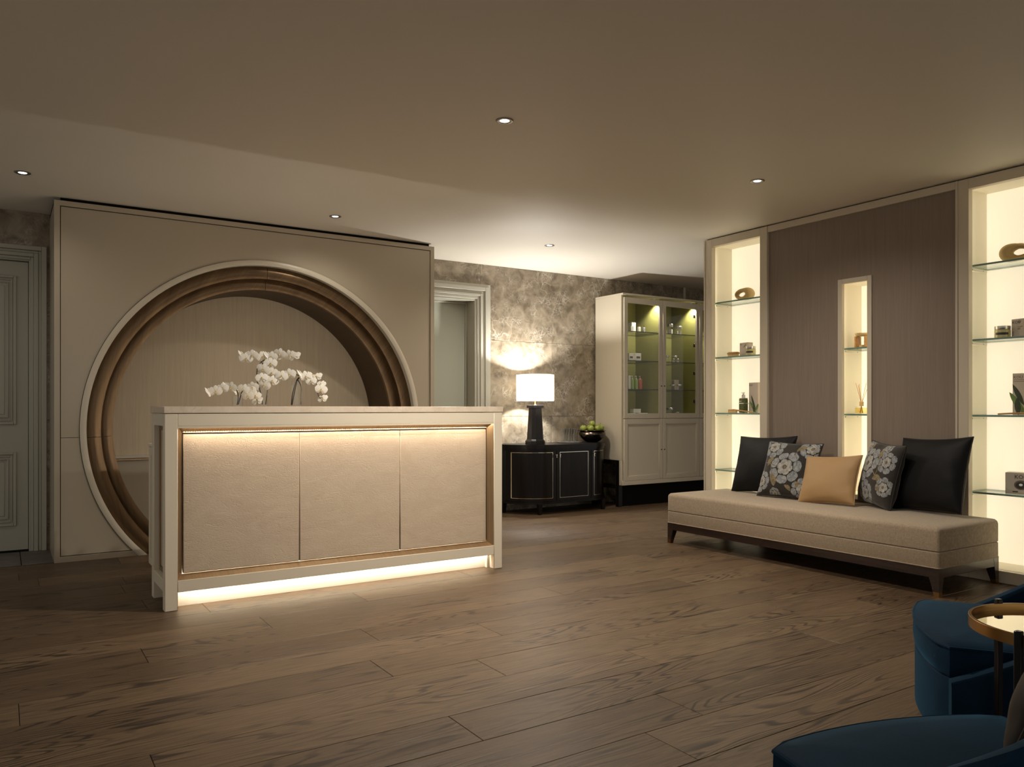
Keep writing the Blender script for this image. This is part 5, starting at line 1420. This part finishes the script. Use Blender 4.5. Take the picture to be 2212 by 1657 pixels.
# right niche
cream_jar('cream jar with metal lid and dark label in the right niche', 5.40, yx(2166, 5.40), SHZ[1], 0.047, 0.080)
kb = p_box('grey carton with dark lettering beside the jar in the right niche', 5.42, yx(2190, 5.42) - 0.062, SHZ[1], 0.12, 0.07, 0.118, 'taupe_card', rz=RB + R(-14))
text_on(kb, 'KOU', 0.026, -0.055, -0.0355, 0.088, 'print_dark'); text_on(kb, 'PURE', 0.012, -0.045, -0.0355, 0.012, 'print_brown', rot90=True)
part('foil_emblem', MB().box(-0.018, 0.012, -0.0358, -0.0352, 0.100, 0.104).box(-0.012, -0.004, -0.0358, -0.0352, 0.092, 0.110).box(-0.020, 0.016, -0.0358, -0.0352, 0.066, 0.070).box(-0.018, -0.002, -0.0358, -0.0352, 0.050, 0.062), M['nickel'], kb, local=True, smooth=False)
tb2 = p_box('tall beige carton with green leaves printed on it in the right niche', 5.43, yx(2192, 5.43) - 0.075, SHZ[2], 0.145, 0.07, 0.265, 'taupe_card', rz=RB + R(-6))
leaf_print(tb2, -0.035, [(0.0, 0.06, 118, 0.155, 0.016), (0.01, 0.0, 125, 0.18, 0.020), (-0.035, 0.0, 95, 0.11, 0.020), (0.02, 0.03, 70, 0.15, 0.02)])
text_on(tb2, 'KOU', 0.026, -0.066, -0.0355, 0.232, 'print_brown')
part('printed_line', MB().box(-0.064, 0.06, -0.0356, -0.035, 0.222, 0.2245).box(-0.064, 0.06, -0.0356, -0.035, 0.211, 0.2135), M['print_brown'], tb2, local=True, smooth=False)
st = root('wooden_stick', (5.33, yx(2200, 5.33), SHZ[2]), 'slim dark wooden stick lying on the third shelf of the right niche', 'stick', rot=RB)
part('stick', MB().tube([(-0.12, 0, 0.0062), (-0.06, 0, 0.010), (0.10, 0, 0.0155)], [0.0055, 0.0055, 0.006], 8), M['light_wood'], st, local=True)
kb2 = p_box('wide grey carton with a bowl picture on the lowest shelf of the right niche', 5.40, yx(2172, 5.37) - 0.085, SHZ[3], 0.165, 0.09, 0.135, 'taupe_card', rz=RB + R(10))
text_on(kb2, 'KOU', 0.034, -0.032, -0.0455, 0.098, 'print_dark')
part('bowl_picture', MB().lathe([(0, 0), (0.030, 0), (0.030, -0.0006), (0, -0.0006)], (0.004, -0.045, 0.058), 24, axis='y', sx=1.25), M['print_brown'], kb2, local=True)
part('bowl_picture_dark', MB().lathe([(0, 0), (0.021, 0), (0.021, -0.0012), (0, -0.0012)], (0.002, -0.045, 0.056), 24, axis='y', sx=1.3), M['print_dark'], kb2, local=True)
part('bowl_picture_light', MB().lathe([(0, 0), (0.008, 0), (0.008, -0.0018), (0, -0.0018)], (0.004, -0.045, 0.060), 16, axis='y', sx=1.3), M['white_card'], kb2, local=True)
part('barcode_strip', MB().box(-0.042, -0.012, -0.0458, -0.0452, 0.012, 0.019), M['print_dark'], kb2, local=True, smooth=False)

# =================================================================== ARMCHAIRS
def armchair(label, fc, theta):
    t = root('armchair', (fc[0], fc[1], 0), label, 'armchair', 'blue velvet armchairs', rot=R(theta))
    W = 0.295; D = 0.565; bow = 0.045
    def outl(w, d0, d1):
        def f(ins):
            P = []; n = 14
            ww = w - ins
            for k in range(n + 1):
                x = ww - 2 * ww * k / n
                e = abs(x / w)
                P.append((x, d0 + bow * (1 - (x / w) ** 2) - ins - 0.012 * max(0, (e - 0.9) / 0.1) ** 2))
            for k in range(n + 1):
                x = -ww + 2 * ww * k / n; P.append((x, -d1 + ins))
            return P
        return f
    part('seat_base', loft(outl(W - 0.004, 0.001, D), [(0.006, 0.150), (0, 0.156), (0, 0.332), (0.006, 0.338)]), M['velvet'], t, local=True)
    part('seat_cushion', loft(outl(W - 0.006, 0.004, D - 0.01), [(0.004, 0.340), (0, 0.346), (-0.003, 0.375), (-0.001, 0.416), (0.0, 0.424), (0.006, 0.429), (0.05, 0.436), (0.12, 0.444), (0.2, 0.448)]), M['velvet'], t, local=True)
    part('piping', MB().tube([(x, y, 0.423) for x, y in outl(W - 0.006, 0.004, D - 0.01)(-0.001)], 0.0045, 6, True), M['velvet'], t, local=True)
    # wrap-round arms and back: one swept shell
    path = []
    xm = W + 0.028
    for k in range(13): path.append((-xm, -0.005 - 0.44 * k / 12))
    for k in range(1, 9):
        a = R(180 + 90 * k / 9); path.append((-xm + 0.19 + 0.19 * math.cos(a), -0.445 + 0.19 * math.sin(a)))
    for k in range(7): path.append((-xm + 0.19 + (2 * xm - 0.38) * k / 6, -0.635))
    path += [(-x, y) for x, y in reversed(path[:-7])]
    mb = MB(); vs = []; m = 10; th = 0.027
    s = 0; L = [0]
    for (p, q) in zip(path[:-1], path[1:]): s += math.hypot(q[0] - p[0], q[1] - p[1]); L.append(s)
    for k, (x, y) in enumerate(path):
        a = path[max(k - 1, 0)]; b = path[min(k + 1, len(path) - 1)]
        tx_, ty_ = b[0] - a[0], b[1] - a[1]; l = math.hypot(tx_, ty_); nx, ny = ty_ / l, -tx_ / l
        u = min(L[k], s - L[k])
        zt = 0.345 + 0.40 * u + 0.33 * u * u
        zt = min(zt, 0.80 - 0.10 * math.exp(-max(0, u - 0.62) * 9)) if u > 0.55 else zt
        for (o, z) in ((-th, 0.150), (-th, (0.15 + zt) / 2), (-th, zt - 0.016), (-th * .7, zt - 0.004), (0, zt), (th * .7, zt - 0.004), (th, zt - 0.016), (th, (0.15 + zt) / 2), (th, 0.150), (0, 0.148)):
            vs.append((x + nx * o, y + ny * o, z))
    n = len(path)
    fs = [(k * m + j, k * m + (j + 1) % m, (k + 1) * m + (j + 1) % m, (k + 1) * m + j) for k in range(n - 1) for j in range(m)]
    fs += [tuple(range(m)), tuple(range((n - 1) * m, n * m))]
    mb._add(vs, fs)
    part('arms_and_back', mb, M['velvet'], t, local=True)
    for (x, y) in ((-0.27, -0.04), (0.27, -0.04), (-0.24, -0.58), (0.24, -0.58)):
        part('leg', MB().hexa([(x - 0.012, y - 0.012, 0), (x + 0.012, y - 0.012, 0), (x + 0.012, y + 0.012, 0), (x - 0.012, y + 0.012, 0)],
                              [(x - 0.022, y - 0.022, 0.152), (x + 0.022, y - 0.022, 0.152), (x + 0.022, y + 0.022, 0.152), (x - 0.022, y + 0.022, 0.152)]), M['black_wood'], t, local=True, smooth=False)
    return t
armchair('teal velvet armchair beside the brass side table, below the bench end', (2.465, 1.354), 35.5)
armchair('dark blue velvet armchair cut off by the bottom edge of the photo', (1.552, 0.939), -16.6)
cushion('dark brown cushion leaning in the nearest armchair', (1.63, 0.715, 0.451), 100, 20, 0, 0.14, 0.15, 0.05, 'brown_velvet', seed=44, group='armchair cushion')

# ---- round brass side table
TC = (2.142, 0.863); TZ = 0.58; TR = 0.196
ta = root('side_table', (TC[0], TC[1], 0), 'round brass side table with mirrored top and black posts', 'side table')
part('rim', MB().lathe([(TR, TZ - 0.027), (TR, TZ - 0.001), (TR - 0.002, TZ), (TR - 0.007, TZ), (TR - 0.008, TZ - 0.002), (TR - 0.008, TZ - 0.027)], (TC[0], TC[1], 0), 64, closed=True), M['brass'], ta)
part('mirror_top', MB().lathe([(0, TZ - 0.022), (TR - 0.0085, TZ - 0.022), (TR - 0.0085, TZ - 0.016), (0, TZ - 0.016)], (TC[0], TC[1], 0), 64), M['mirror'], ta)
for ang in (66, 178, 290):
    x = TC[0] + (TR + 0.004) * math.cos(R(ang)); y = TC[1] + (TR + 0.004) * math.sin(R(ang))
    m = Matrix.Translation((x, y, 0)) @ Matrix.Rotation(R(ang), 4, 'Z')
    mb = MB().box(-0.009, 0.007, -0.008, 0.008, 0, TZ + 0.010, 0.002)
    mb.v = [tuple(m @ Vector(v)) for v in mb.v]
    part('post', mb, M['black_wood'], ta)
part('lower_ring', MB().tube([(TC[0] + TR * 0.97 * math.cos(2 * PI * k / 40), TC[1] + TR * 0.97 * math.sin(2 * PI * k / 40), 0.14) for k in range(40)], 0.005, 6, True), M['brass'], ta)
